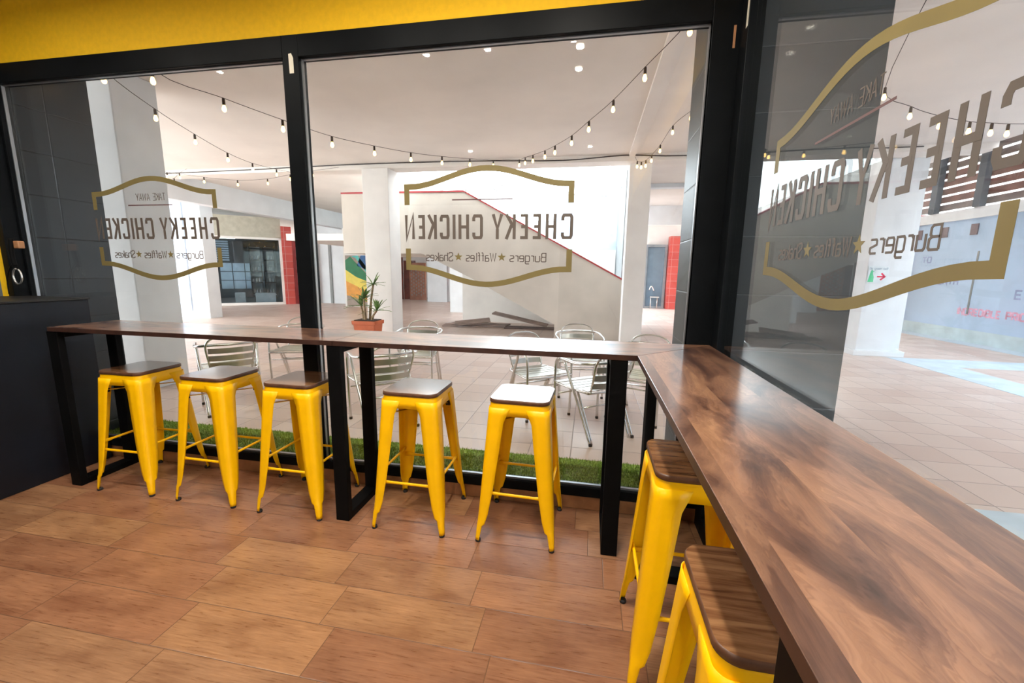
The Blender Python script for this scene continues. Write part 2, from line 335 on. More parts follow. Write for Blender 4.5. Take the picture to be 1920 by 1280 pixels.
# side glazing
bm = bmesh.new()
add_box(bm, (0.65, 2.27, 0.0), (0.72, 2.385, 2.753)); add_box(bm, (0.65, -3.2, 0.0), (0.72, 2.27, 0.10)); add_box(bm, (0.65, -3.2, 2.66), (0.72, 2.27, 2.753))
add_box(bm, (0.65, -0.55, 0.1), (0.72, -0.45, 2.66)); add_box(bm, (0.65, -3.2, 0.1), (0.72, -3.12, 2.66))
w3 = struct(obj('window_3', bm, M['black_frame'], bevel=0.003), 'side window at the right')
bm = bmesh.new(); add_box(bm, (0.668, -0.45, 0.10), (0.676, 2.27, 2.66)); add_box(bm, (0.668, -3.12, 0.10), (0.676, -0.55, 2.66)); obj('pane', bm, M['glass'], w3)

# ------------------------------------------------------------------ setting: arcade outside
sbox('patio_floor', (-26, 2.50, -0.15), (9.5, 26, 0.0), M['patio'], 'terracotta paved arcade floor')
sbox('patio_floor', (0.725, -8, -0.15), (9.5, 2.50, 0.0), M['patio'], 'terracotta paving beside the side window')
sbox('threshold', (-4.3, 2.40, -0.15), (0.725, 2.50, 0.0), M['band'])
def band(a, b): return sbox('paving_band', (a[0], a[1], 0.0), (b[0], b[1], 0.004), M['band'])
band((5.25, -8), (5.85, 8.45)); band((5.85, 7.75), (8.3, 8.45)); band((7.9, 8.45), (8.3, 20)); band((7.9, -8), (8.3, 7.75)); band((0.74, -8), (1.7, 2.9)); band((1.7, 1.9), (5.25, 2.9))
sbox('ceiling_arcade', (-16, 2.56, 3.47), (6.0, 8.0, 3.75), M['ceiling_paint'], 'white arcade ceiling outside the windows')
sbox('ceiling_arcade', (0.80, -8, 3.47), (6.0, 2.56, 3.75), M['ceiling_paint'], 'white arcade ceiling outside the side window')
sbox('ceiling_arcade', (0.62, 8.35, 3.47), (6.0, 20, 3.75), M['ceiling_paint'], 'white arcade ceiling beyond the right column')
sbox('ceiling_arcade', (-26, 8.35, 3.55), (-4.5, 24, 3.8), M['ceiling_paint'], 'white arcade ceiling over the far shops')
sbox('ceiling_beam', (-16, 8.0, 3.36), (6.0, 8.35, 3.75), M['ceiling_paint'], 'ceiling beam joining the columns')
sbox('ceiling_beam', (0.56, 2.6, 3.43), (0.66, 8.0, 3.47), M['ceiling_paint'], 'shallow ceiling rib running to the right column')
sbox('ceiling_beam', (0.62, 10.6, 3.38), (5.6, 10.8, 3.47), M['render_cool'])
sbox('wall_upper', (0.9, 14.0, 2.90), (5.6, 14.2, 3.47), M['render'])
sbox('wall_far', (0.9, 18.1, 0.0), (7, 18.3, 3.47), M['render'])
sbox('wall_side', (0.62, 9.17, 0.0), (0.72, 11.8, 3.47), M['grey'])
sbox('wall_courtyard', (-1.0, 11.8, 0.0), (0.72, 12.0, 3.47), M['pale_blue'])
sbox('wall_far', (-9.2, 14.602, 0.0), (-8.15, 14.8, 2.9), M['render'])
sbox('wall_far', (-12.0, 20.6, 0.0), (-2.0, 20.8, 3.5), M['render'])
sbox('wall_end', (-26, 24, 0), (9.5, 24.2, 4.2), M['render_cool'])
sbox('wall_light_block', (-8.5, -8, 0), (-4.32, 2.40, 3.9), M['render_cool'], 'unseen block added left of the restaurant to stop stray skylight')  # added mass, stops sky leaking onto the left pillar and column
sbox('upper_sky_block', (-16, -8, 3.76), (5.6, 8.0, 9.0), M['render'], 'unseen mass added above the arcade to block sky')  # added out of view, blocks sky over courtyard and right side
sbox('upper_sky_block', (0.62, 8.36, 3.76), (5.6, 20, 9.0), M['render'], 'unseen mass added above the right hand passage to block sky')  # added out of view, same sky blocking over the passage
sbox('wall_sky_block', (12.5, -9, 0), (12.8, 24, 12.0), M['render'], 'unseen tall block added beyond the louvred wall to cut skylight')  # added to hold back skylight from the right
sbox('wall_sky_block', (5.6, 24.3, 0), (12.8, 24.6, 12.0), M['render'])  # added likewise, blocks sky from the far end
sbox('canopy_sky_block', (5.6, 7.0, 5.1), (8.5, 24, 5.3), M['render'], 'unseen high canopy added to shade the ground before the louvred wall')  # added above every sight line, darkens the overbright right zone
sbox('street', (-12, -14, -0.15), (9.5, -3.42, 0.0), M['patio'], 'unseen paving added outside the rear opening in place of bright sky')  # added with the building behind it, replaces raw sky
sbox('wall_opposite_sky_block', (-12, -9.3, 0), (16, -9.0, 11.0), M['render'], 'unseen building added behind the viewer to hide bright sky')  # added to dim what the rear opening and right zone receive
sbox('deck_sky_block', (-9.2, 11.62, 2.25), (-2.3, 20.5, 2.45), M['render'], 'hidden slab added behind the stair to keep skylight out below')  # added behind the parapet, shades the area under the landing
# tiled pillars of the shop
sbox('pillar_left', (-4.85, 2.475, 0), (-4.05, 2.96, 3.47), M['pillar'], 'dark slate tiled pillar behind the left pane')
sbox('pillar_right', (0.56, 2.47, 0), (1.335, 2.955, 3.47), M['pillar_right'], 'dark slate tiled pillar at the corner')
# columns
def column(name, lo, hi, m, label): return sbox(name, lo, hi, m, label, bevel=0.01)
column('column', (-5.62, 3.85, 0), (-4.98, 4.35, 3.47), M['render_cool'], 'broad white column behind the left pane')
column('column', (-4.50, 7.92, 0), (-3.95, 8.40, 3.36), M['render'], 'white column behind the potted yucca')
column('column', (0.60, 8.22, 0), (0.985, 8.62, 3.47), M['render'], 'white column at the foot of the stair')
bm = bmesh.new(); add_box(bm, (4.80, 8.55, 0), (5.49, 9.0, 3.4)); add_box(bm, (4.74, 8.49, 0), (5.55, 9.06, 0.10))
struct(obj('column', bm, M['render_cool'], bevel=0.008), 'white column carrying the green and red sign')
column('column', (-12.2, 9.9, 0), (-10.4, 10.3, 3.55), M['render_cool'], 'white wall pier left of the far shop')
sbox('column_panel', (-11.35, 9.86, 0.2), (-10.95, 9.9, 3.3), M['pale_blue'])
column('column', (-4.72, 13.75, 0), (-4.17, 14.2, 2.2), M['render_cool'], 'pale column under the stair landing')
column('column', (-7.25, 18.0, 0), (-6.32, 18.5, 3.4), M['render_cool'], 'far pale column beyond the landing')
sbox('wall_bulkhead', (-10.0, 8.35, 2.98), (-9.7, 19, 3.55), M['render_cool'])

# stair with parapet (outer face at y = 9)
SY = 9.0
P = [(0.98,0.0),(0.98,0.98),(0.645,1.263),(-2.76,3.077),(-5.64,3.085),(-5.64,1.775),(-3.75,1.79),(-2.64,1.28),(-0.74,0.30),(-0.74,0.0)]
bm = bmesh.new(); add_prism(bm, [V(x, SY, z) for x, z in P], (0, 0.16, 0))
st = tag(obj('staircase', bm, M['beige']), 'beige concrete stair with a sloping parapet climbing to the left', 'staircase')
bm = bmesh.new()
cap = [(0.98,0.98),(0.645,1.263),(-2.76,3.077),(-5.64,3.085)]
for (x0,z0),(x1,z1) in zip(cap, cap[1:]): add_prism(bm, [V(x0,SY-.02,z0),V(x1,SY-.02,z1),V(x1,SY-.02,z1+.035),V(x0,SY-.02,z0+.035)], (0,.2,0))
o = obj('parapet_capping', bm, M['red_cap'], st); o['label'] = 'thin red capping'
bm = bmesh.new()
for i in range(16):
    t0 = i/16; x = -0.2 - (2.6)*t0; z = 0.35 + 1.75*t0
    add_prism(bm, [V(x, SY+.16, z), V(x-.17, SY+.16, z), V(x-.17, SY+.16, z-.22), V(x, SY+.16, z-.3)], (0, 2.18, 0))
add_box(bm, (-5.64, SY+.16, 1.775), (-2.8, 11.36, 2.1))
obj('stair_treads', bm, M['beige'], st)
sbox('wall_under_stair', (-3.55, 11.42, 0), (0.60, 11.57, 2.0), M['render'], 'grey white wall under the stair')

# ------------------------------------------------------------------ bar tables
CZ = 1.050
def table_frame(parent, a, b, axis, w=0.08, t=0.04):
    """closed steel rectangle; a, b: the two post centres (x, y)"""
    bm = bmesh.new()
    for p in (a, b):
        if axis == 'y': add_box(bm, (p[0]-w/2, p[1]-t/2, 0), (p[0]+w/2, p[1]+t/2, CZ-.028))
        else: add_box(bm, (p[0]-t/2, p[1]-w/2, 0), (p[0]+t/2, p[1]+w/2, CZ-.028))
    for z in (0.0, CZ-.068):
        if axis == 'y': add_box(bm, (a[0]-w/2, a[1]+t/2, z), (a[0]+w/2, b[1]-t/2, z+.04))
        else: add_box(bm, (a[0]+t/2, a[1]-w/2, z), (b[0]-t/2, a[1]+w/2, z+.04))
    return obj('leg_frame', bm, M['black_steel'], parent, bevel=0.003)
def top(parent, pts, m):
    bm = bmesh.new(); add_prism(bm, [V(x, y, CZ-.028) for x, y in pts], (0, 0, .0265), 0)
    for f in bm.faces:
        f.normal_update(); f.material_index = 1 if abs(f.normal.z) < 0.5 else 0
    return obj('tabletop', bm, [m, M['counter_edge']], parent, bevel=0.0015)
t1 = thing('bar_table', 'long dark wood bar table on black steel legs under the left window pane', 'table')
top(t1, [(-3.285,1.987),(-1.345,1.987),(-1.345,2.385),(-3.285,2.385)], M['counter_x'])
table_frame(t1, (-3.262,2.01), (-3.262,2.33), 'y'); table_frame(t1, (-1.343,2.01), (-1.343,2.33), 'y')
t2 = thing('bar_table', 'long dark wood bar table in front of the centre window pane', 'table')
top(t2, [(-1.343,1.987),(0.227,1.987),(0.645,2.385),(-1.343,2.385)], M['counter_x'])
table_frame(t2, (0.149,2.01), (0.149,2.33), 'y')
t3 = thing('bar_table', 'dark walnut bar table running along the side window toward the viewer', 'table')
top(t3, [(0.229,1.985),(0.646,2.383),(0.646,-0.40),(0.229,-0.40)], M['counter_y'])
table_frame(t3, (0.285,1.885), (0.61,1.885), 'x'); table_frame(t3, (0.285,0.50), (0.61,0.50), 'x')

# ------------------------------------------------------------------ bar stools
def rrect(s, r, n=5):
    """rounded square outline, half size s"""
    out = []
    for cx, cy, a0 in ((s-r, s-r, 0), (-s+r, s-r, 90), (-s+r, -s+r, 180), (s-r, -s+r, 270)):
        for i in range(n+1):
            a = math.radians(a0 + 90*i/n); out.append((cx + r*math.cos(a), cy + r*math.sin(a)))
    return out
def make_stool():
    t = thing('bar_stool', '', 'stool')
    # wooden seat
    bm = bmesh.new(); rings = []
    for s, z in ((0.152, 0.758), (0.157, 0.762), (0.157, 0.776), (0.1545, 0.7815)):
        rings.append([bm.verts.new((x, y, z)) for x, y in rrect(s, 0.045, 7)])
    for a, b in zip(rings, rings[1:]):
        for i in range(len(a)):
            f = bm.faces.new([a[i], a[(i+1) % len(a)], b[(i+1) % len(a)], b[i]]); f.material_index = 1; f.smooth = True
    bm.faces.new(rings[0][::-1]).material_index = 1; bm.faces.new(rings[-1]).material_index = 0
    obj('seat', bm, [M['seat'], M['edge_wood']], t)
    # pressed skirt under the seat
    bm = bmesh.new(); lv = [(0.1535, 0.760, .045), (0.1545, 0.752, .045), (0.157, 0.725, .045), (0.160, 0.695, .046)]
    rings = [[bm.verts.new((x, y, z)) for x, y in rrect(s, r, 7)] for s, z, r in lv]
    for a, b in zip(rings, rings[1:]):
        for i in range(len(a)):
            f = bm.faces.new([a[i], a[(i+1) % len(a)], b[(i+1) % len(a)], b[i]]); f.smooth = True
    bm.faces.new(rings[0])
    o = obj('skirt', bm, M['yellow'], t); md = o.modifiers.new('solid', 'SOLIDIFY'); md.thickness = 0.0025; md.offset = -1
    # legs: folded, rounded sheet-metal angles that splay and taper
    top_s, bot_s, zt = 0.1575, 0.2115, 0.735
    def cpos(z): k = (zt - z) / zt; return top_s + (bot_s - top_s) * k
    def wid(z):
        return [(0.735, .115), (0.700, .104), (0.66, .090), (0.50, .082), (0.30, .070), (0.16, .056), (0.105, .044), (0.094, .031), (0.03, .023), (0.012, .022)]
    def corner(sx, sy):
        bm = bmesh.new(); rings = []
        for z, w in wid(0):
            c = cpos(z); r = min(0.032, w*0.62); ring = []
            pts = [(c - w, c)] + [(c - r - (w-r)*0.5, c)] + [(c - r + r*math.sin(a), c - r + r*math.cos(a)) for a in (math.radians(90*i/7) for i in range(8))] + [(c, c - r - (w-r)*0.5), (c, c - w)]
            rings.append([bm.verts.new((sx*x, sy*y, z)) for x, y in pts])
        for a, b in zip(rings, rings[1:]):
            for i in range(len(a)-1):
                f = bm.faces.new([a[i], a[i+1], b[i+1], b[i]]); f.smooth = True
        o = obj('leg', bm, M['yellow'], t)
        if sx * sy > 0:
            pass
        md = o.modifiers.new('solid', 'SOLIDIFY'); md.thickness = 0.003; md.offset = 0
        bm = bmesh.new(); c = cpos(0.01) - 0.013
        add_lathe(bm, [(0.0135, 0.0), (0.015, 0.004), (0.0145, 0.013), (0.011, 0.016)], (sx*c, sy*c, 0), 14)
        f = obj('rubber_foot', bm, M['rubber'], o); f['label'] = 'black rubber foot'
    for sx in (-1, 1):
        for sy in (-1, 1): corner(sx, sy)
    # footrest rods
    def rod(axis, sgn, z):
        c = cpos(z) - 0.012; h = cpos(z) - 0.045; bm = bmesh.new()
        pr = [(-h-.03, .0045, .013), (-h+.01, .006, .011), (-h+.05, .007, .0075), (h-.05, .007, .0075), (h-.01, .006, .011), (h+.03, .0045, .013)]
        rings = []
        for u, a, b in pr:
            ring = []
            for j in range(10):
                an = 2*math.pi*j/10; dv = a*math.cos(an); dz = b*math.sin(an)
                ring.append(bm.verts.new((u, sgn*c + dv, z + dz) if axis == 'x' else (sgn*c + dv, u, z + dz)))
            rings.append(ring)
        for a, b in zip(rings, rings[1:]):
            for j in range(10): bm.faces.new([a[j], a[(j+1) % 10], b[(j+1) % 10], b[j]]).smooth = True
        bm.faces.new(rings[0][::-1]); bm.faces.new(rings[-1])
        obj('footrest', bm, M['yellow'], t)
    rod('x', -1, 0.275); rod('x', 1, 0.275); rod('y', -1, 0.315); rod('y', 1, 0.315)
    # crossed straps under the seat with rubber bumpers
    bm = bmesh.new()
    for s in (1, -1):
        d = V(1, s, 0).normalized(); p = V(-s, 1, 0).normalized()*0.009; L = 0.192
        zz = 0.648 + (0.004 if s > 0 else 0)
        add_prism(bm, [-d*L+p+V(0,0,zz), -d*L-p+V(0,0,zz), d*L-p+V(0,0,zz), d*L+p+V(0,0,zz)], (0,0,.0035))
    obj('cross_brace', bm, M['yellow'], t)
    for sx in (-1, 1):
        for sy in (-1, 1):
            bm = bmesh.new(); add_box(bm, (sx*.128-.012, sy*.128-.012, .638), (sx*.128+.012, sy*.128+.012, .662))
            o = obj('bumper', bm, M['rubber'], t); o['label'] = 'black rubber bumper'
    return t
s0 = make_stool()
ST = [((-2.859,2.178,0), 0.02, 'yellow metal bar stool with a wooden seat, leftmost in the row beside the dark cabinet'),
      ((-2.256,2.176,0), -0.005, 'yellow metal bar stool with a wooden seat, second from the left in the row'),
      ((-1.672,2.166,0), -0.006, 'yellow bar stool with a wooden seat partly hidden by the middle black table leg'),
      ((-0.933,2.164,0), -0.004, 'yellow bar stool with a pale shining seat just right of the middle black table leg'),
      ((-0.331,2.165,0), -0.033, 'yellow bar stool with a pale shining seat nearest the corner of the back window'),
      ((0.397,1.495,0), 0.0, 'yellow bar stool tucked under the side table, the farther one'),
      ((0.402,0.835,0), 0.0, 'yellow bar stool tucked under the side table, nearest the viewer')]
for i, (p, r, l) in enumerate(ST):
    if i == 0: s0.location = p; s0.rotation_euler = (0, 0, r); s0['label'] = l
    else: dup(s0, p, r, l)

# ------------------------------------------------------------------ stroke lettering
G = {
 'C': (1, [[(1,.76),(1,.9),(.88,1),(.12,1),(0,.9),(0,.1),(.12,0),(.88,0),(1,.1),(1,.24)]]),
 'H': (1, [[(0,0),(0,1)],[(1,0),(1,1)],[(0,.5),(1,.5)]]),
 'E': (.9, [[(1,1),(0,1),(0,0),(1,0)],[(0,.5),(.85,.5)]]),
 'K': (1, [[(0,0),(0,1)],[(1,1),(.08,.47)],[(.3,.6),(1,0)]]),
 'Y': (1, [[(0,1),(.5,.42),(1,1)],[(.5,.42),(.5,0)]]),
 'I': (.01, [[(0,0),(0,1)]]),
 'N': (1, [[(0,0),(0,1),(1,0),(1,1)]]),
 'T': (1, [[(0,1),(1,1)],[(.5,1),(.5,0)]]),
 'A': (1, [[(0,0),(.5,1),(1,0)],[(.2,.34),(.8,.34)]]),
 'W': (1.5, [[(0,1),(.25,0),(.5,.9),(.75,0),(1,1)]]),
 'B': (1, [[(0,0),(0,1),(.75,1),(.92,.9),(.92,.62),(.75,.53),(0,.53)],[(.75,.53),(1,.43),(1,.1),(.85,0),(0,0)]]),
 'S': (1, [[(1,.8),(1,.92),(.85,1),(.15,1),(0,.9),(0,.66),(1,.36),(1,.1),(.85,0),(.15,0),(0,.1),(0,.2)]]),
 'u': (.9, [[(0,.68),(0,.1),(.15,0),(1,0)],[(1,.68),(1,0)]]),
 'r': (.6, [[(0,0),(0,.68)],[(0,.55),(.3,.68),(1,.68)]]),
 'g': (.9, [[(1,0),(.15,0),(0,.1),(0,.58),(.15,.68),(1,.68),(1,-.18),(.85,-.26),(.1,-.26)]]),
 'e': (.9, [[(1,0),(.15,0),(0,.1),(0,.58),(.15,.68),(.85,.68),(1,.58),(1,.34),(0,.34)]]),
 's': (.85, [[(1,.68),(.15,.68),(0,.6),(0,.42),(1,.27),(1,.08),(.85,0),(0,0)]]),
 'a': (.9, [[(.1,.68),(.85,.68),(1,.58),(1,0),(.15,0),(0,.08),(0,.3),(.15,.38),(1,.38)]]),
 'f': (.6, [[(.4,0),(.4,.9),(.55,1),(1,1)],[(0,.66),(1,.66)]]),
 'l': (.3, [[(0,1),(0,.1),(.5,0),(1,0)]]),
 'h': (.9, [[(0,0),(0,1)],[(0,.6),(.15,.68),(.85,.68),(1,.58),(1,0)]]),
 'k': (.9, [[(0,0),(0,1)],[(1,.68),(.05,.32)],[(.3,.4),(1,0)]]),
 'R': (1, [[(0,0),(0,1),(.85,1),(1,.9),(1,.58),(.85,.48),(0,.48)],[(.5,.48),(1,0)]]),
 'D': (1, [[(0,0),(0,1),(.75,1),(1,.82),(1,.18),(.75,0),(0,0)]]),
 'L': (.85, [[(0,1),(0,0),(1,0)]]), 'P': (1, [[(0,0),(0,1),(.85,1),(1,.9),(1,.58),(.85,.48),(0,.48)]]),
 'O': (1, [[(0,.1),(0,.9),(.12,1),(.88,1),(1,.9),(1,.1),(.88,0),(.12,0),(0,.1)]]),
 'M': (1.2, [[(0,0),(0,1),(.5,.35),(1,1),(1,0)]]), '/': (.7, [[(0,0),(1,1)]]),
 'n': (.9, [[(0,0),(0,.68)],[(0,.6),(.15,.68),(.85,.68),(1,.58),(1,0)]]), 'o': (.9, [[(0,.1),(0,.58),(.15,.68),(.85,.68),(1,.58),(1,.1),(.85,0),(.15,0),(0,.1)]]),
 't': (.6, [[(.4,1),(.4,.1),(.55,0),(1,0)],[(0,.66),(1,.66)]]), '!': (.1, [[(0,.3),(0,1)],[(0,0),(0,.12)]]),
}
def ribbon2d(pts, w):
    """mitred 2-D ribbon of an open polyline -> list of quads"""
    L, R = [], []
    for i, p in enumerate(pts):
        p = Vector(p); a = (p - Vector(pts[i-1])).normalized() if i else None; b = (Vector(pts[i+1]) - p).normalized() if i < len(pts)-1 else None
        if a is None: n = V(-b.y, b.x, 0).to_2d(); k = 1
        elif b is None: n = V(-a.y, a.x, 0).to_2d(); k = 1
        else:
            na = Vector((-a.y, a.x)); nb = Vector((-b.y, b.x)); n = na + nb
            n = na if n.length < 1e-4 else n.normalized(); k = 1 / max(0.45, n.dot(na))
        L.append(p + n*w/2*k); R.append(p - n*w/2*k)
    return [(L[i], L[i+1], R[i+1], R[i]) for i in range(len(pts)-1)]
def add_strokes(bm, polys, w, to3, nrm, th, mi=0):
    for i, pl in enumerate(polys):
        for q in ribbon2d([Vector(p) for p in pl], w):
            add_prism(bm, [to3(p[0], p[1]) for p in q], nrm * th * (1 + .25 * (i % 3)), mi)
def glyph(ch, u0, u1, v0, h, ins=0.0):
    """strokes of one letter between u0 and u1"""
    return [[(u0+ins+(u1-u0-2*ins)*x, v0+ins+(h-2*ins)*y) for x, y in pl] for pl in G[ch][1]]
def text_polys(txt, u0, u1, v0, h, gap=0.28, ins=0.0, space=0.7):
    ws = [space if c == ' ' else G[c][0] for c in txt]; tot = sum(ws) + gap*(len(txt)-1); s = (u1-u0)/tot; u = u0; out = []
    for c, w in zip(txt, ws):
        if c != ' ': out += glyph(c, u, u + w*s, v0, h, ins)
        u += (w + gap)*s
    return out
def star_pts(cu, cv, r, rot=0):
    return [(cu + (r if i % 2 == 0 else r*.42)*math.sin(math.pi*i/5 + rot), cv + (r if i % 2 == 0 else r*.42)*math.cos(math.pi*i/5 + rot)) for i in range(10)]

def shop_logo(label, to3, nrm):
    """one-metre vinyl logo; u from 0 (first letter) to 1, v = height"""
    t = thing('window_logo', label, 'sign', group=None)
    th = 0.0008
    K = 24
    for nm, sgn, vc, vp, vend in (('upper_bracket', 1, 1.908, 2.002, 1.806), ('lower_bracket', -1, 1.443, 1.349, 1.554)):
        def vv(u): return vc + (vp - vc)*(0.5+0.5*math.cos(math.pi*min(1, abs(u-.5)/.47)))
        pts = [(0.0165, vend), (0.0165, vc)] + [(0.03 + .94*i/K, vv(0.03 + .94*i/K)) for i in range(1, K)] + [(0.9835, vc), (0.9835, vend)]
        bm = bmesh.new(); add_strokes(bm, [pts], 0.032, to3, nrm, th)
        o = obj(nm, bm, M['gold'], t)
    k = 1/1553
    spans = [('C',0,105),('H',145,240),('E',280,365),('E',395,478),('K',505,605),('Y',620,725),('C',805,905),('H',935,1035),('I',1063,1090),('C',1120,1213),('K',1242,1335),('E',1357,1435),('N',1458,1553)]
    w = 0.0178
    for si, (ch, a, b) in enumerate(spans):
        if si in (0, 6): bm = bmesh.new()
        if ch == 'I': add_strokes(bm, [[((a+b)/2*k, 1.609), ((a+b)/2*k, 1.749)]], w, to3, nrm, th)
        else:
            pl = glyph(ch, a*k + w/2, b*k - w/2, 1.609 + (w/2 if ch in 'CE' else 0), 0.140 - (w if ch in 'CE' else 0))
            if ch == 'H': pl[2] = [(a*k, 1.679), (b*k, 1.679)]
            add_strokes(bm, pl, w, to3, nrm, th)
        if si in (5, 12): o = obj('name_lettering', bm, M['brown_vinyl'], t); o['label'] = 'large mirrored word ' + ('CHEEKY' if si == 5 else 'CHICKEN')
    bm = bmesh.new(); add_strokes(bm, text_polys('TAKE AWAY', .397, .631, 1.862, .045, .3), .0036, to3, nrm, th); obj('take_away_lettering', bm, M['brown_vinyl'], t)
    bm = bmesh.new(); add_strokes(bm, [[(.345, 1.832), (.704, 1.832)]], .007, to3, nrm, th); o = obj('underline', bm, M['red_vinyl'], t); o['label'] = 'dark red line'
    for txt, a, b in (('Burgers', .148, .357), ('Waffles', .44, .62), ('Shakes', .704, .869)):
        bm = bmesh.new(); add_strokes(bm, text_polys(txt, a, b, 1.483, .048, .35), .0056, to3, nrm, th)
        o = obj('menu_lettering', bm, M['brown_vinyl'], t); o['label'] = 'mirrored word ' + txt
    for cu in (.406, .668):
        bm = bmesh.new(); c = to3(cu, 1.507); pts = star_pts(cu, 1.507, .026)
        for i in range(10): add_prism(bm, [c, to3(*pts[i]), to3(*pts[(i+1) % 10])], nrm*th)
        o = obj('star', bm, M['gold'], t)
    return t
shop_logo('shop logo with gold brackets on the left pane of the back window', lambda u, v: V(-2.412-u, 2.4292, v), V(0,-1,0))
shop_logo('shop logo with gold brackets on the centre pane of the back window', lambda u, v: V(-0.111-u, 2.4292, v), V(0,-1,0))
shop_logo('shop logo with gold brackets on the right side window', lambda u, v: V(0.6672, 0.832+u, v), V(-1,0,0))

# ------------------------------------------------------------------ things inside
cb = thing('side_cabinet', 'dark blue black service cabinet at the left end of the bar', 'cabinet')
bm = bmesh.new(); add_box(bm, (-4.098, -0.6, 0.0), (-3.50, 2.375, 1.19)); obj('body', bm, M['cab'], cb, bevel=0.004)
bm = bmesh.new(); add_box(bm, (-4.098, -0.6, 1.19), (-3.49, 2.38, 1.202)); obj('worktop', bm, M['cab_top'], cb, bevel=0.002)
# opener ring hanging from a metal clasp on the left jamb
hg = thing('hanging_ring_strap', 'black strap with a pale ring hanging from a copper clasp on the left window jamb', 'strap')
bm = bmesh.new(); add_box(bm, (-3.955, 2.262, 1.535), (-3.865, 2.299, 1.585)); o = obj('clasp', bm, M['bronze'], hg, bevel=0.006); o['label'] = 'copper coloured clasp'
bm = bmesh.new(); add_tube(bm, [(-3.92, 2.262, 1.60), (-3.915, 2.25, 1.5), (-3.905, 2.25, 1.41)], 0.014, 8); obj('strap', bm, M['black_steel'], hg)
bm = bmesh.new(); add_tube(bm, [(-3.90+.038*math.cos(a), 2.25, 1.345+.052*math.sin(a)) for a in (math.radians(95+340*i/24) for i in range(25))], 0.0055, 8, 0); o = obj('ring', bm, M['alu'], hg); o['label'] = 'pale metal ring'
bm = bmesh.new(); add_tube(bm, [(-3.93, 2.25, 1.43), (-3.97, 2.25, 1.38), (-4.0, 2.25, 1.31), (-4.005, 2.25, 1.22)], 0.004, 6); obj('cord', bm, M['black_steel'], hg)
# stickers
bm = bmesh.new(); add_prism(bm, [V(-1.785,2.384,2.652), V(-1.767,2.384,2.655), V(-1.755,2.384,2.63), V(-1.755,2.384,2.548), V(-1.783,2.384,2.548)], (0,-.0008,0))
tag(obj('sticker', bm, M['paper']), 'cream sticker at the top of the mullion between the two panes', 'sticker')
bm = bmesh.new(); add_box(bm, (0.6492, 2.275, 2.545), (0.65, 2.300, 2.68))
tag(obj('sticker', bm, M['paper']), 'cream sticker at the top of the jamb of the side window', 'sticker')
bm = bmesh.new(); add_box(bm, (0.621, 2.3835, 2.505), (0.632, 2.385, 2.605))
tag(obj('copper_strip', bm, M['bronze']), 'narrow copper coloured strip high on the corner post', 'strip')
# recessed ceiling spotlights (part seen as reflections in the glass, part added as fill)
def spotlight(x, y, z, label, w, m_body, power, size=0.05):
    t = thing('ceiling_spotlight', label, 'light', (x, y, z), 0, 'ceiling spotlights in the restaurant')
    bm = bmesh.new(); add_lathe(bm, [(w, 0), (w, -0.012), (w*.82, -0.016), (w*.8, -0.004)], n=20); obj('rim', bm, m_body, t)
    bm = bmesh.new(); add_lathe(bm, [(w*.78, -0.005), (w*.70, -0.010), (w*.1, -0.0105)], n=20); obj('lens', bm, M['lens'], t)
    ld = D.lights.new('lamp', 'AREA'); ld.shape = 'DISK'; ld.size = w*1.3; ld.energy = power; ld.color = (1.0, 0.93, 0.82); ld.spread = math.radians(165)
    lo = D.objects.new('lamp', ld); C.objects.link(lo); lo.parent = t; lo.location = (0, 0, -0.025)
    return t
LSP = 'round ceiling spotlight, one of the reflected and added lamps above the restaurant floor'
for x, y, k in ((-1.457,1.178,1),(-0.923,1.182,1),(-0.22,1.195,1),(-0.169,1.098,1),(-0.192,0.713,1),(-2.7,1.18,1),(-3.5,1.18,1),(-1.9,-1.7,2.0),(-0.1,-1.7,2.0)):  # far-left pair and rear pair are added fill lamps
    spotlight(x, y, 3.25, LSP, 0.045, M['lamp_white'], LAMP_W*k)

# ------------------------------------------------------------------ artificial grass
bm = bmesh.new(); add_box(bm, (-4.05, 2.505, 0.0), (0.55, 3.065, 0.010)); 
R = random.Random(3)
for i in range(26000):
    x = R.uniform(-4.04, 0.55); y = R.uniform(2.508, 3.062); a = R.uniform(0, math.pi); h = R.uniform(.012, .026); w = .0035
    dx, dy = math.cos(a)*w, math.sin(a)*w; lx, ly = R.uniform(-.008,.008), R.uniform(-.008,.008)
    vs = [bm.verts.new((x-dx, y-dy, .009)), bm.verts.new((x+dx, y+dy, .009)), bm.verts.new((x+lx, y+ly, .009+h))]; bm.faces.new(vs)
me = D.meshes.new('artificial_grass'); bm.to_mesh(me); bm.free(); me.materials.append(M['grass'])
g = D.objects.new('artificial_grass', me); C.objects.link(g)
tag(g, 'strip of bright green artificial grass lying outside along the back window', 'grass', kind='stuff')

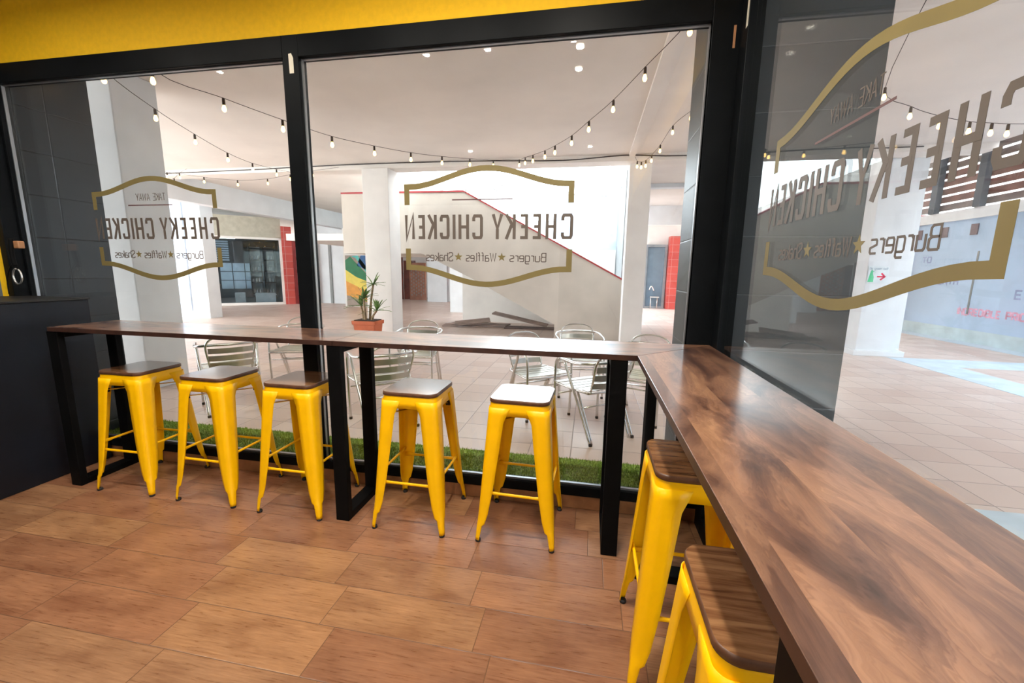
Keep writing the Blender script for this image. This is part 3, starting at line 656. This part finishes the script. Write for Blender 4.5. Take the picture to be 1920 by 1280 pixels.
# ------------------------------------------------------------------ aluminium terrace chairs (local front = +y)
def make_chair():
    t = thing('terrace_chair', '', 'chair')
    r = 0.0125; a = M['alu']
    for s in (-1, 1):
        bm = bmesh.new(); add_tube(bm, [(s*.245,.235,0),(s*.25,.24,.3),(s*.252,.238,.55),(s*.255,.215,.635),(s*.26,.15,.665)], r); o = obj('leg', bm, a, t)
        b2 = bmesh.new(); add_lathe(b2, [(.015,0),(.015,.02),(.013,.022)], (s*.245,.235,0), 10); f = obj('foot_cap', b2, M['rubber'], o); f['label'] = 'dark foot cap'
        bm = bmesh.new(); add_tube(bm, [(s*.225,-.29,0),(s*.235,-.15,.25),(s*.25,.0,.5),(s*.26,.08,.655)], r); 
        add_tube(bm, [(s*.198,-.275,0),(s*.205,-.15,.25),(s*.215,-.06,.43)], .011); o = obj('leg', bm, a, t)
        b2 = bmesh.new(); add_lathe(b2, [(.015,0),(.015,.02),(.013,.022)], (s*.225,-.29,0), 10); f = obj('foot_cap', b2, M['rubber'], o); f['label'] = 'dark foot cap'
    bm = bmesh.new(); add_tube(bm, [(-.26,.15,.665),(-.268,.05,.672),(-.275,-.10,.672),(-.245,-.235,.69),(-.13,-.305,.70),(0,-.325,.70),(.13,-.305,.70),(.245,-.235,.69),(.275,-.10,.672),(.268,.05,.672),(.26,.15,.665)], .0135)
    obj('armrest', bm, a, t)
    bm = bmesh.new(); add_tube(bm, [(-.17,-.19,.43),(-.185,-.24,.55),(-.20,-.285,.68),(-.165,-.31,.75),(-.07,-.325,.785),(.07,-.325,.785),(.165,-.31,.75),(.20,-.285,.68),(.185,-.24,.55),(.17,-.19,.43)], .010); obj('back_hoop', bm, a, t)
    bm = bmesh.new()
    for z, y in ((.49,-.222),(.565,-.252),(.64,-.278)):
        K = 8
        for k in range(K):
            u0, u1 = -1+2*k/K, -1+2*(k+1)/K; c = lambda u: -.035*(1-u*u)
            add_prism(bm, [V(u0*.185,y+c(u0),z-.026),V(u1*.185,y+c(u1),z-.026),V(u1*.185,y+c(u1)-.006,z+.026),V(u0*.185,y+c(u0)-.006,z+.026)], (0,.003,0))
    obj('backrest', bm, M['slat'], t)
    bm = bmesh.new()
    for k in range(6):
        y0 = -.185 + k*.072; w = .20 + .012*k
        add_box(bm, (-w, y0, .432 + (.004 if k in (0,5) else 0)), (w, y0+.058, .438 + (.004 if k in (0,5) else 0)))
    obj('seat', bm, M['slat'], t)
    bm = bmesh.new(); add_tube(bm, [(-.20,-.20,.425),(-.235,0,.425),(-.245,.22,.425),(-.20,.255,.425),(.20,.255,.425),(.245,.22,.425),(.235,0,.425),(.20,-.20,.425),(0,-.215,.425),(-.20,-.20,.425)], .011)
    obj('seat_rim', bm, a, t)
    bm = bmesh.new(); add_tube(bm, [(-.24,.2,.33),(.24,.2,.33)], .008, 8, 0); add_tube(bm, [(-.235,-.13,.28),(.235,-.13,.28)], .008, 8, 0); obj('stretcher', bm, a, t)
    return t
def facing(dx, dy): return math.atan2(dy, dx) - math.pi/2
GC = 'aluminium chairs on the terrace'
c0 = make_chair()
CH = [((-3.61,3.60,0), facing(-.76,.65), 'aluminium slatted terrace chair outside the left pane, its back to the window'),
      ((-1.88,3.52,0), facing(-.70,.70), 'aluminium slatted terrace chair outside behind the middle black table leg'),
      ((-2.05,4.72,0), facing(.10,-1), 'aluminium terrace chair facing the window, below the potted yucca'),
      ((-3.60,4.62,0), facing(.35,-.93), 'aluminium terrace chair crossed by the mullion between the two panes'),
      ((0.06,3.72,0), facing(-.60,.80), 'aluminium terrace chair nearest the corner, arm toward the stool'),
      ((-0.50,4.13,0), facing(.62,-.78), 'aluminium terrace chair seen from its left side, facing the corner chair'),
      ((-0.10,4.93,0), facing(.15,-.99), 'aluminium terrace chair below the stair, facing the window'),
      ((0.52,4.22,0), facing(-.4,-.92), 'aluminium terrace chair at the far right beside the tiled corner pillar')]
for i, (p, r, l) in enumerate(CH):
    if i == 0: c0.location = p; c0.rotation_euler = (0, 0, r); c0['label'] = l
    else: dup(c0, p, r, l)

# ------------------------------------------------------------------ potted yucca
pt = thing('potted_yucca', 'spiky green yucca in a rectangular orange terracotta planter by the white column', 'plant', (-4.12, 7.25, 0))
bm = bmesh.new()
for (s0_, z0_), (s1_, z1_) in (((.175,0),(.215,.40)), ((.235,.40),(.24,.47))):
    a = [bm.verts.new((x*s0_/1, y*s0_*.75, z0_)) for x, y in ((-1,-1),(1,-1),(1,1),(-1,1))]; b = [bm.verts.new((x*s1_, y*s1_*.75, z1_)) for x, y in ((-1,-1),(1,-1),(1,1),(-1,1))]
    for i in range(4): bm.faces.new([a[i], a[(i+1)%4], b[(i+1)%4], b[i]])
    bm.faces.new(a[::-1]); bm.faces.new(b)
obj('planter', bm, M['terracotta'], pt, bevel=.008)
bm = bmesh.new(); add_box(bm, (-.20,-.15,.46), (.20,.15,.485)); obj('soil', bm, M['soil'], pt)
def rosette(bm, c, n, L, rng):
    for i in range(n):
        a = 2*math.pi*i/n*2.4; el = math.radians(rng.uniform(-5, 75)); l = L*rng.uniform(.75, 1.1); w = .022
        d = V(math.cos(a)*math.cos(el), math.sin(a)*math.cos(el), math.sin(el)); s = V(-math.sin(a), math.cos(a), 0); u = s.cross(d)
        pts = [(0, .5), (.3, 1), (.7, .75), (1, .05)]; prev = None
        for t, k in pts:
            p = c + d*l*t + V(0, 0, -.22*l*t*t); q = [bm.verts.new(p - s*w*k), bm.verts.new(p - u*.003), bm.verts.new(p + s*w*k), bm.verts.new(p + u*.0035)]
            if prev:
                for j in range(4): bm.faces.new([prev[j], prev[(j+1)%4], q[(j+1)%4], q[j]])
            prev = q
rg = random.Random(5)
for base, tip, n, L in (((-.08,0,.47),(-.14,.02,.74),20,.34), ((.03,.02,.47),(.12,.03,1.14),18,.30), ((.10,-.03,.47),(.20,-.02,.66),16,.36), ((-.02,-.05,.47),(-.03,-.06,.88),18,.30)):
    bm = bmesh.new(); m_ = (Vector(base)+Vector(tip))/2 + V(rg.uniform(-.03,.03), 0, 0); add_tube(bm, [base, m_, tip], [.026,.02,.016]); tr = obj('trunk', bm, M['trunk'], pt)
    bm = bmesh.new(); rosette(bm, Vector(tip), n, L, rg); o = obj('leaves', bm, M['leaf'], tr)

# ------------------------------------------------------------------ loose boards under the stair
def board(x, y, z, L, w, th, rz, ry, rx, m, label):
    mt = Matrix.Translation((x, y, z)) @ Matrix.Rotation(rz, 4, 'Z') @ Matrix.Rotation(ry, 4, 'Y') @ Matrix.Rotation(rx, 4, 'X')
    bm = bmesh.new(); add_box(bm, (-L/2, -w/2, 0), (L/2, w/2, th)); o = obj('loose_board', bm, m, bevel=.004); o.matrix_world = mt
    tag(o, label, 'board', 'boards dumped under the stair'); return o
board(-2.95,10.5,.0,1.6,.5,.03,.15,0,0,M['board'],'wide grey board lying flat at the bottom of the pile under the stair')
board(-2.80,10.6,.031,1.5,.45,.03,-.12,0,0,M['board'],'grey board lying second in the pile under the stair')
board(-1.25,10.4,.0,1.7,.4,.03,.05,0.0,0,M['board_dark'],'dark board flat on the ground at the right of the pile')
board(-1.75,10.55,.20,1.45,.3,.03,-.05,.19,.1,M['board'],'long board leaning down to the right from the top of the pile')
board(-2.95,10.35,.12,.9,.4,.02,.3,-.10,.15,M['board'],'short pale board tilted on top of the pile')

# ------------------------------------------------------------------ string lights
def string(label, P, n_bulbs=None, zoff=0.0):
    """P: bulb-hanging points along one cable; every point carries a bulb unless marked by a 4th value"""
    t = thing('string_light', label, 'string light', tuple(P[0][:3]))
    o0 = Vector(P[0][:3])
    bm = bmesh.new(); add_tube(bm, [Vector(p[:3]) + V(0,0,.10) - o0 for p in P], .003, 5, 4); obj('cable', bm, M['wire'], t)
    for p in P:
        if len(p) > 3: continue
        c = Vector(p) - o0
        bm = bmesh.new(); add_lathe(bm, [(.007,.10),(.012,.094),(.013,.05),(.010,.04)], c, 10); k = obj('bulb_socket', bm, M['socket'], t)
        bm = bmesh.new(); add_lathe(bm, [(.008,.042),(.013,.030),(.018,.012),(.019,.003),(.015,-.010),(.008,-.017),(.002,-.019)], c, 12); b = obj('bulb', bm, M['bulb'], k)
    return t
string('string of warm bulbs sagging from the upper left to the middle of the beam', [(-3.75,2.75,3.35,0),(-3.5,3.04,2.87+.0),(-3.31,3.51,2.82),(-3.11,4.0,2.79),(-2.91,4.52,2.78),(-2.69,5.06,2.82),(-2.46,5.62,2.88),(-2.23,6.2,2.97),(-1.98,6.8,3.08),(-1.74,7.41,3.2),(-1.5,7.97,3.34,0)])
string('string of warm bulbs climbing from the middle of the beam to the corner pillar', [(-1.5,7.97,3.34,0),(-1.32,7.6,3.24),(-1.17,7.31,3.2),(-.99,6.95,3.14),(-.74,6.43,3.06),(-.56,6.03,3.01),(-.31,5.53,2.98),(-.1,5.08,2.99),(.14,4.58,3.01),(.38,4.09,3.08),(.63,3.57,3.16),(.8,3.1,3.35,0)])
string('string of warm bulbs running away from the broad white column at the left', [(-4.0,2.7,3.25,0),(-4.12,3.15,2.96),(-4.37,3.78,2.88),(-4.62,4.44,2.85),(-4.91,5.19,2.85),(-5.21,5.96,2.91),(-5.58,6.93,3.05),(-5.93,7.81,3.2,0)])
string('low string of warm bulbs crossing in front of the far shop', [(-9.4,8.3,3.4,0),(-8.9,7.8,3.28),(-8.0,7.8,3.16),(-7.2,7.8,3.08),(-6.5,7.8,3.09),(-6.02,7.85,3.17),(-5.55,7.9,3.24),(-5.0,7.95,3.3,0)])
string('short string of warm bulbs behind the logo on the left pane', [(-9.95,7.9,3.25,0),(-9.7,7.9,3.13),(-9.35,7.9,3.08),(-9.1,7.9,3.10),(-8.85,7.9,3.18),(-8.7,7.9,3.28),(-8.5,7.9,3.36,0)])
string('string of warm bulbs at the right above the far passage', [(1.4,4.6,3.4,0),(1.28,5.2,3.28),(1.13,5.9,3.32),(1.02,6.5,3.34),(.95,7.1,3.26),(.88,7.5,3.22),(.82,7.75,3.20),(.76,7.85,3.20),(.70,7.95,3.24),(.66,7.98,3.32,0)])
string('string of warm bulbs seen through the side window in front of the louvres', [(2.2,3.6,3.36,0),(2.67,4.9,3.10),(2.97,5.0,2.95),(3.23,5.0,2.85),(3.48,5.0,2.79),(3.66,5.0,2.77),(3.83,5.05,2.77),(4.3,5.3,2.84),(4.8,5.6,3.0,0)])
bm = bmesh.new(); add_tube(bm, [(-9.5,7.985,3.40),(-7,7.985,3.42),(-5.9,7.985,3.44),(-4.2,7.985,3.455),(-2.2,7.985,3.44),(-.6,7.985,3.40),(.5,7.985,3.45),(1.6,7.985,3.41),(5,7.985,3.43)], .009, 6); tag(obj('cable', bm, M['wire']), 'dark cable stapled along the ceiling beam', 'cable')

# wall lamp in the courtyard
wl = thing('wall_lamp', 'small white lamp on a bracket above the pale blue courtyard wall', 'lamp')
bm = bmesh.new(); add_box(bm, (-.95,11.5,3.40), (-.6,11.7,3.50)); obj('lamp_head', bm, M['lamp_white'], wl, bevel=.02)
bm = bmesh.new(); add_tube(bm, [(-.65,11.62,3.45),(-.2,11.7,3.44),(.3,11.79,3.42)], .018, 6); obj('bracket', bm, M['lamp_white'], wl)

# ------------------------------------------------------------------ far side left: shop with a big window
A0, A1 = V(-14.25,12.7,0), V(-11.9,14.75,0); dv = (A1-A0).normalized(); nv = V(-dv.y, dv.x, 0)
if nv.y < 0: nv = -nv
def FP(u, v, z): return A0 + dv*u + nv*v + V(0,0,z)
LF = (A1-A0).length
def fbox(bm, u0, u1, v0, v1, z0, z1, mi=0): add_prism(bm, [FP(u0,v0,z0),FP(u1,v0,z0),FP(u1,v1,z0),FP(u0,v1,z0)], (0,0,z1-z0), mi)
sh = thing('shop', 'far shop with a wide dark display window under a beige shutter box', 'shop')
bm = bmesh.new(); fbox(bm,-3,LF,.0,.5,2.55,3.3); obj('shutter_box', bm, M['shutter'], sh)
bm = bmesh.new(); fbox(bm,-3,LF,-.04,.05,2.47,2.55); fbox(bm,-3,LF,-.04,.1,0,.09); fbox(bm,LF-.09,LF,-.04,.1,0,2.55); fbox(bm,.55,.6,-.02,.05,0,2.5); obj('window_frame', bm, M['render'], sh)
bm = bmesh.new(); fbox(bm,-3,LF-.09,.02,.03,.09,2.47); obj('pane', bm, M['far_glass'], sh)
bm = bmesh.new(); fbox(bm,-3,LF,4.2,4.3,0,2.6); fbox(bm,-3,-2.9,.1,4.2,0,2.6); fbox(bm,LF-.1,LF-.02,.5,4.2,0,2.6); obj('back_wall', bm, M['shop_dark'], sh)
bm = bmesh.new(); fbox(bm,-3,LF-.02,.1,4.2,0.0,.05); fbox(bm,-3,LF-.02,.1,4.3,2.6,2.7); obj('shop_floor', bm, M['shop_floor'], sh)
bm = bmesh.new()
for k in range(9): fbox(bm, -.1, 1.35, .5, .54, 2.40-.085*k-.055, 2.40-.085*k)
tag(obj('window_blind', bm, M['blind']), 'pale blue slatted blind high in the far shop window', 'blind')
bm = bmesh.new()
for i in range(4):
    for j in range(3): fbox(bm, .95+.42*i+.015, .95+.42*(i+1)-.015, 1.5, 1.55, .55+.35*j+.015, .55+.35*(j+1)-.015)
tag(obj('display_panel', bm, M['blind']), 'pale blue panelled screen standing in the far shop', 'panel')
def shelf(u, label):
    t = thing('shelf_unit', label, 'shelf', group=None)
    bm = bmesh.new()
    for z in (.35,.8,1.25,1.7,2.15): fbox(bm,u,u+.42,1.1,1.4,z,z+.04)
    for q in (u,u+.39): fbox(bm,q,q+.03,1.1,1.4,.3,2.3)
    obj('shelf_frame', bm, M['shop_black'], t)
    bm = bmesh.new(); fbox(bm,u+.03,u+.39,1.38,1.42,.3,2.25); obj('back_panel', bm, M['shop_white'], t)
    for z in (.39,.84,1.29,1.74):
        for k in range(3):
            bm = bmesh.new(); c = FP(u+.09+.11*k, 1.22, z); add_lathe(bm, [(.03,0),(.04,.04),(.035,.10),(.02,.14),(.02,.16)], c, 8)
            tag(obj('shop_jar', bm, M['lamp_white' if (k+int(z*10))%2 else 'shop_white']), 'small pale ornament standing on a black shelf in the far shop', 'ornament', 'ornaments on the far shop shelves')
    return t
shelf(1.98, 'black shelf unit in the far shop, left of the other one'); shelf(2.46, 'black shelf unit in the far shop nearest the red door')
bm = bmesh.new(); fbox(bm,2.1,2.8,.5,.9,.05,.42); tag(obj('white_chest', bm, M['shop_white']), 'low white chest below the shelf units in the far shop', 'chest')
bm = bmesh.new(); fbox(bm,1.4,1.75,.9,1.3,.05,.42); tag(obj('white_crate', bm, M['shop_white']), 'white crate left of the chest in the far shop', 'crate')
tb = thing('shop_table', 'light wooden table with splayed legs in the far shop', 'table')
bm = bmesh.new(); fbox(bm,.0,.95,.5,1.1,.72,.77); obj('tabletop', bm, M['wood_light'], tb)
for u in (.1,.8):
    for v in (.55,1.0):
        bm = bmesh.new(); add_tube(bm, [FP(u,v,.72), FP(u+(.06 if u>.5 else -.06),v,.05)], .025, 6, 0); obj('leg', bm, M['wood_light'], tb)
for u, l in ((.05,'yellow shell chair at the left of the far shop table'),(.62,'yellow shell chair at the right of the far shop table')):
    t = thing('shell_chair', l, 'chair'); bm = bmesh.new(); fbox(bm,u,u+.34,.18,.48,.42,.47); fbox(bm,u,u+.34,.46,.49,.42,.62); obj('shell', bm, M['chair_yellow'], t)
    for a in (u+.04,u+.30):
        for v in (.2,.44):
            bm = bmesh.new(); add_tube(bm, [FP(a,v,.42), FP(a+(.05 if a>u+.2 else -.05),v,.05)], .014, 6, 0); obj('leg', bm, M['shop_white'], t)
sl = thing('shop_fill_light', 'added fill light brightening the far shop interior', 'light')  # glowing panel added because the shop interior was too dark
bm = bmesh.new(); fbox(bm,.6,1.6,1.2,1.5,2.55,2.59); obj('casing', bm, M['lamp_white'], sl)
bm = bmesh.new(); fbox(bm,.65,1.55,1.23,1.47,2.54,2.55); obj('diffuser', bm, emit('shop_fill_panel', (1, .97, .92), 30), sl)
# red door and red pier beside the shop
rd = thing('red_door', 'red panelled door with a red pier beside the far shop', 'door')
bm = bmesh.new(); fbox(bm,LF,LF+.35,-.1,.3,0,3.0); obj('pier', bm, M['red_tile'], rd)
bm = bmesh.new(); fbox(bm,LF+.35,LF+1.1,.0,.1,0,2.5); obj('door_leaf', bm, M['red_paint'], rd)
bm = bmesh.new()
for k in range(4): fbox(bm,LF+.47,LF+.98,-.03,.01,.35+.5*k,.35+.5*k+.38)
obj('door_panel', bm, plain('faded_red_panel', (.58,.22,.22), .5), rd)
sbox('wall_far', (-11.2, 15.75, 0), (-9.9, 15.95, 3.5), M['render_cool'], 'pale wall right of the red door')
sbox('wall_panel', (-10.55, 15.7, 0), (-10.45, 15.75, 2.6), M['grey'])
# mural
mu = thing('mural', 'colourful painted panel with green and yellow bands behind the yucca', 'mural')
my = 14.59
def mq(n, pts, m): bm = bmesh.new(); add_prism(bm, [V(-9.12+.86*a, my, .02+1.9*b) for a, b in pts], (0,-.004,0)); return obj(n, bm, M[m], mu)
bm = bmesh.new(); add_box(bm, (-9.12,my,.02),(-8.26,my+.01,1.92)); obj('panel', bm, M['mural_grey'], mu)
mq('blue_patch', [(.55,.80),(1,.72),(1,1),(.75,1)], 'mural_blue'); mq('teal_band', [(.3,.98),(.5,.95),(1,.66),(1,.78),(.6,1)], 'mural_teal')
mq('green_band', [(0,.72),(0,.90),(.25,.98),(.45,.88),(1,.64),(1,.50),(.5,.58)], 'mural_green'); mq('yellow_band', [(0,.50),(0,.72),(.5,.58),(1,.50),(1,.30)], 'mural_yellow'); mq('orange_band', [(0,.22),(0,.50),(1,.30),(1,.08)], 'mural_orange')
# red gate and carved panel far under the stair
gt = thing('red_gate', 'dark red wooden gate far under the stair landing', 'gate')
bm = bmesh.new(); add_box(bm, (-9.5,19.0,0),(-8.9,19.1,2.0)); add_box(bm, (-8.9,19.15,0),(-8.3,19.2,1.85)); obj('gate_leaf', bm, M['dark_red'], gt)
bm = bmesh.new(); add_box(bm, (-8.5,18.9,0),(-7.7,19.0,1.75)); gp = obj('perforated_panel', bm, M['orange_wood'], gt); gp['label'] = 'orange brown panel with dark marks'
bm = bmesh.new()
for i in range(6):
    for j in range(9): x = -8.42+.12*i; z = .2+.16*j+(.08 if i%2 else 0); add_box(bm, (x,18.885,z),(x+.05,18.9,z+.08))
obj('panel_marks', bm, M['mural_grey'], gp)
sbox('wall_far', (-6.1, 18.0, 0), (-5.9, 18.3, 2.3), M['dark_red'], 'dark red strip of wall beyond the columns')

# ------------------------------------------------------------------ far side right: glass door and red tiled pier
dr = thing('glass_door', 'glazed shop door at the end of the right hand passage', 'door')
bm = bmesh.new(); add_box(bm, (2.1,17.9,0),(2.2,18.0,2.55)); add_box(bm, (2.85,17.9,0),(2.95,18.0,2.55)); add_box(bm, (2.2,17.9,2.45),(2.85,18.0,2.55)); add_box(bm, (2.2,17.9,0),(2.85,18,.08)); obj('door_frame', bm, M['silver'], dr)
bm = bmesh.new(); add_box(bm, (2.2,17.94,.08),(2.85,17.96,2.45)); obj('pane', bm, plain('dark_blue_glass', (.12,.17,.22), .08), dr)
sbox('column', (2.98, 17.6, 0), (3.42, 18.05, 2.85), M['red_tile'], 'red tiled pier beside the far glass door')
bm = bmesh.new(); add_tube(bm, [(2.32,17.7,.75),(2.40,17.7,.9),(2.5,17.7,.72)], .03, 6); add_box(bm, (2.35,17.55,.45),(2.7,17.85,.5)); add_tube(bm, [(2.4,17.7,0),(2.4,17.7,.45)], .02, 6, 0); add_tube(bm, [(2.65,17.7,0),(2.65,17.7,.45)], .02, 6, 0)
tag(obj('metal_chair', bm, M['alu']), 'metal chair standing before the far glass door', 'chair')

# ------------------------------------------------------------------ right: pale blue wall, louvres, sign
XW = 8.3
sbox('wall_blue', (XW, -2, 0.28), (XW+.25, 13.0, 2.72), M['blue_wall'], 'pale blue wall with faded stencil lettering')
sbox('baseboard_blue_wall', (XW-.01, -2, 0.0), (XW+.25, 13.0, 0.28), M['blue_low'])
sbox('trim_1', (XW-.06, -2, 2.72), (XW+.3, 13.0, 2.95), M['render_cool'], 'white ledge on top of the blue wall')
sbox('column', (XW-.12, 13.0, 0), (XW+.15, 13.22, 3.0), M['red_cap'], 'narrow red pilaster at the end of the blue wall')
sbox('wall_far', (5.2, 14.0, 0), (8.2, 14.3, 2.0), M['cream_shop'], 'cream and orange shopfront beyond the sign column')
sbox('trim_2', (5.2, 13.93, 1.7), (8.2, 14.0, 1.95), M['orange_shop']); sbox('trim_3', (5.2, 13.93, 0), (8.2, 14.0, 0.75), M['orange_shop'])
lv = thing('louvre_screen', 'brown louvred screen with daylight between its slats above the blue wall', 'louvre')
for i in range(10):
    z = 2.99 + .19*i; bm = bmesh.new(); add_prism(bm, [V(XW,-2,z+.012),V(XW+.05,-2,z+.012),V(XW+.12,-2,z+.165),V(XW+.07,-2,z+.165)], (0,16.5,0)); obj('slat', bm, M['brick' if i in (1,2,3,4) else 'louvre'], lv)
for y in (12.45, 11.2, 9.7, 8.2, 6.5):
    bm = bmesh.new(); add_box(bm, (XW-.12,y-.09,2.95),(XW-.0,y+.09,4.9)); obj('post', bm, M['post'], lv)
for i in range(10):
    y = 12.9 - .80*i; bm = bmesh.new(); add_box(bm, (XW-.02,y-.13,2.36),(XW,y+.05,2.60)); tag(obj('vent_grille', bm, M['window_brown']), 'small brown vent in the row under the ledge of the blue wall', 'vent', 'vents in the blue wall')
def walltext(txt, y0, y1, z, h, m, label, sw=.03):
    bm = bmesh.new(); add_strokes(bm, text_polys(txt, 0, y0-y1, z, h, .45), sw, lambda u, v: V(XW-.001, y0-u, v), V(-1,0,0), .002)
    return tag(obj('wall_lettering', bm, M[m]), label, 'lettering')
walltext('INCREDIBLE PRICES', 11.30, 9.52, .60, .14, 'pink_paint', 'faded pink stencil words INCREDIBLE PRICES low on the blue wall', .036)
walltext('/MONTH', 12.3, 11.45, 1.26, .15, 'violet_paint', 'faded violet stencil word MONTH on the blue wall', .035)
walltext('TO', 12.62, 12.35, 1.78, .13, 'violet_paint', 'faded violet stencil word TO on the blue wall', .035)
walltext('E', 10.05, 9.93, 1.02, .16, 'violet_paint', 'single faded violet letter E on the blue wall', .035)
bm = bmesh.new()
for y in (11.05, 8.6, 6.2): add_box(bm, (XW-.012,y-.02,.62),(XW,y+.02,2.0))
tag(obj('wall_pipe', bm, M['grey']), 'thin grey conduits running down the blue wall', 'pipe')
sg = thing('direction_sign', 'white sign with a green bottle shape and a red arrow on the white column', 'sign')
sy = 8.545
def SP(u, v): return V(4.815+.315*u, sy, 1.31+.29*v)
bm = bmesh.new(); add_prism(bm, [SP(0,0),SP(1,0),SP(1,1),SP(0,1)], (0,-.008,0)); obj('board', bm, M['sign_white'], sg)
bm = bmesh.new(); add_prism(bm, [V(*(p+V(0,-.008,0))) for p in [SP(.02,.05),SP(.30,.05),SP(.30,.35),SP(.24,.55),SP(.24,.68),SP(.38,.62),SP(.20,.74),SP(.18,.82),SP(.12,.68),SP(.08,.45)]], (0,-.002,0)); obj('green_figure', bm, M['sign_green'], sg)
bm = bmesh.new()
for pl in ([(.46,.38),(.82,.38)], [(.66,.58),(.84,.38),(.64,.18)]):
    for q in ribbon2d([Vector(p) for p in pl], .09): add_prism(bm, [SP(p[0],p[1])+V(0,-.008,0) for p in q], (0,-.002,0))
obj('arrow', bm, M['sign_red'], sg)
bm = bmesh.new(); add_strokes(bm, text_polys('Be green out!', .05, .95, .80, .13, .3), .02, lambda u, v: SP(u, v)+V(0,-.008,0), V(0,-1,0), .002); obj('lettering', bm, M['sign_grey'], sg)
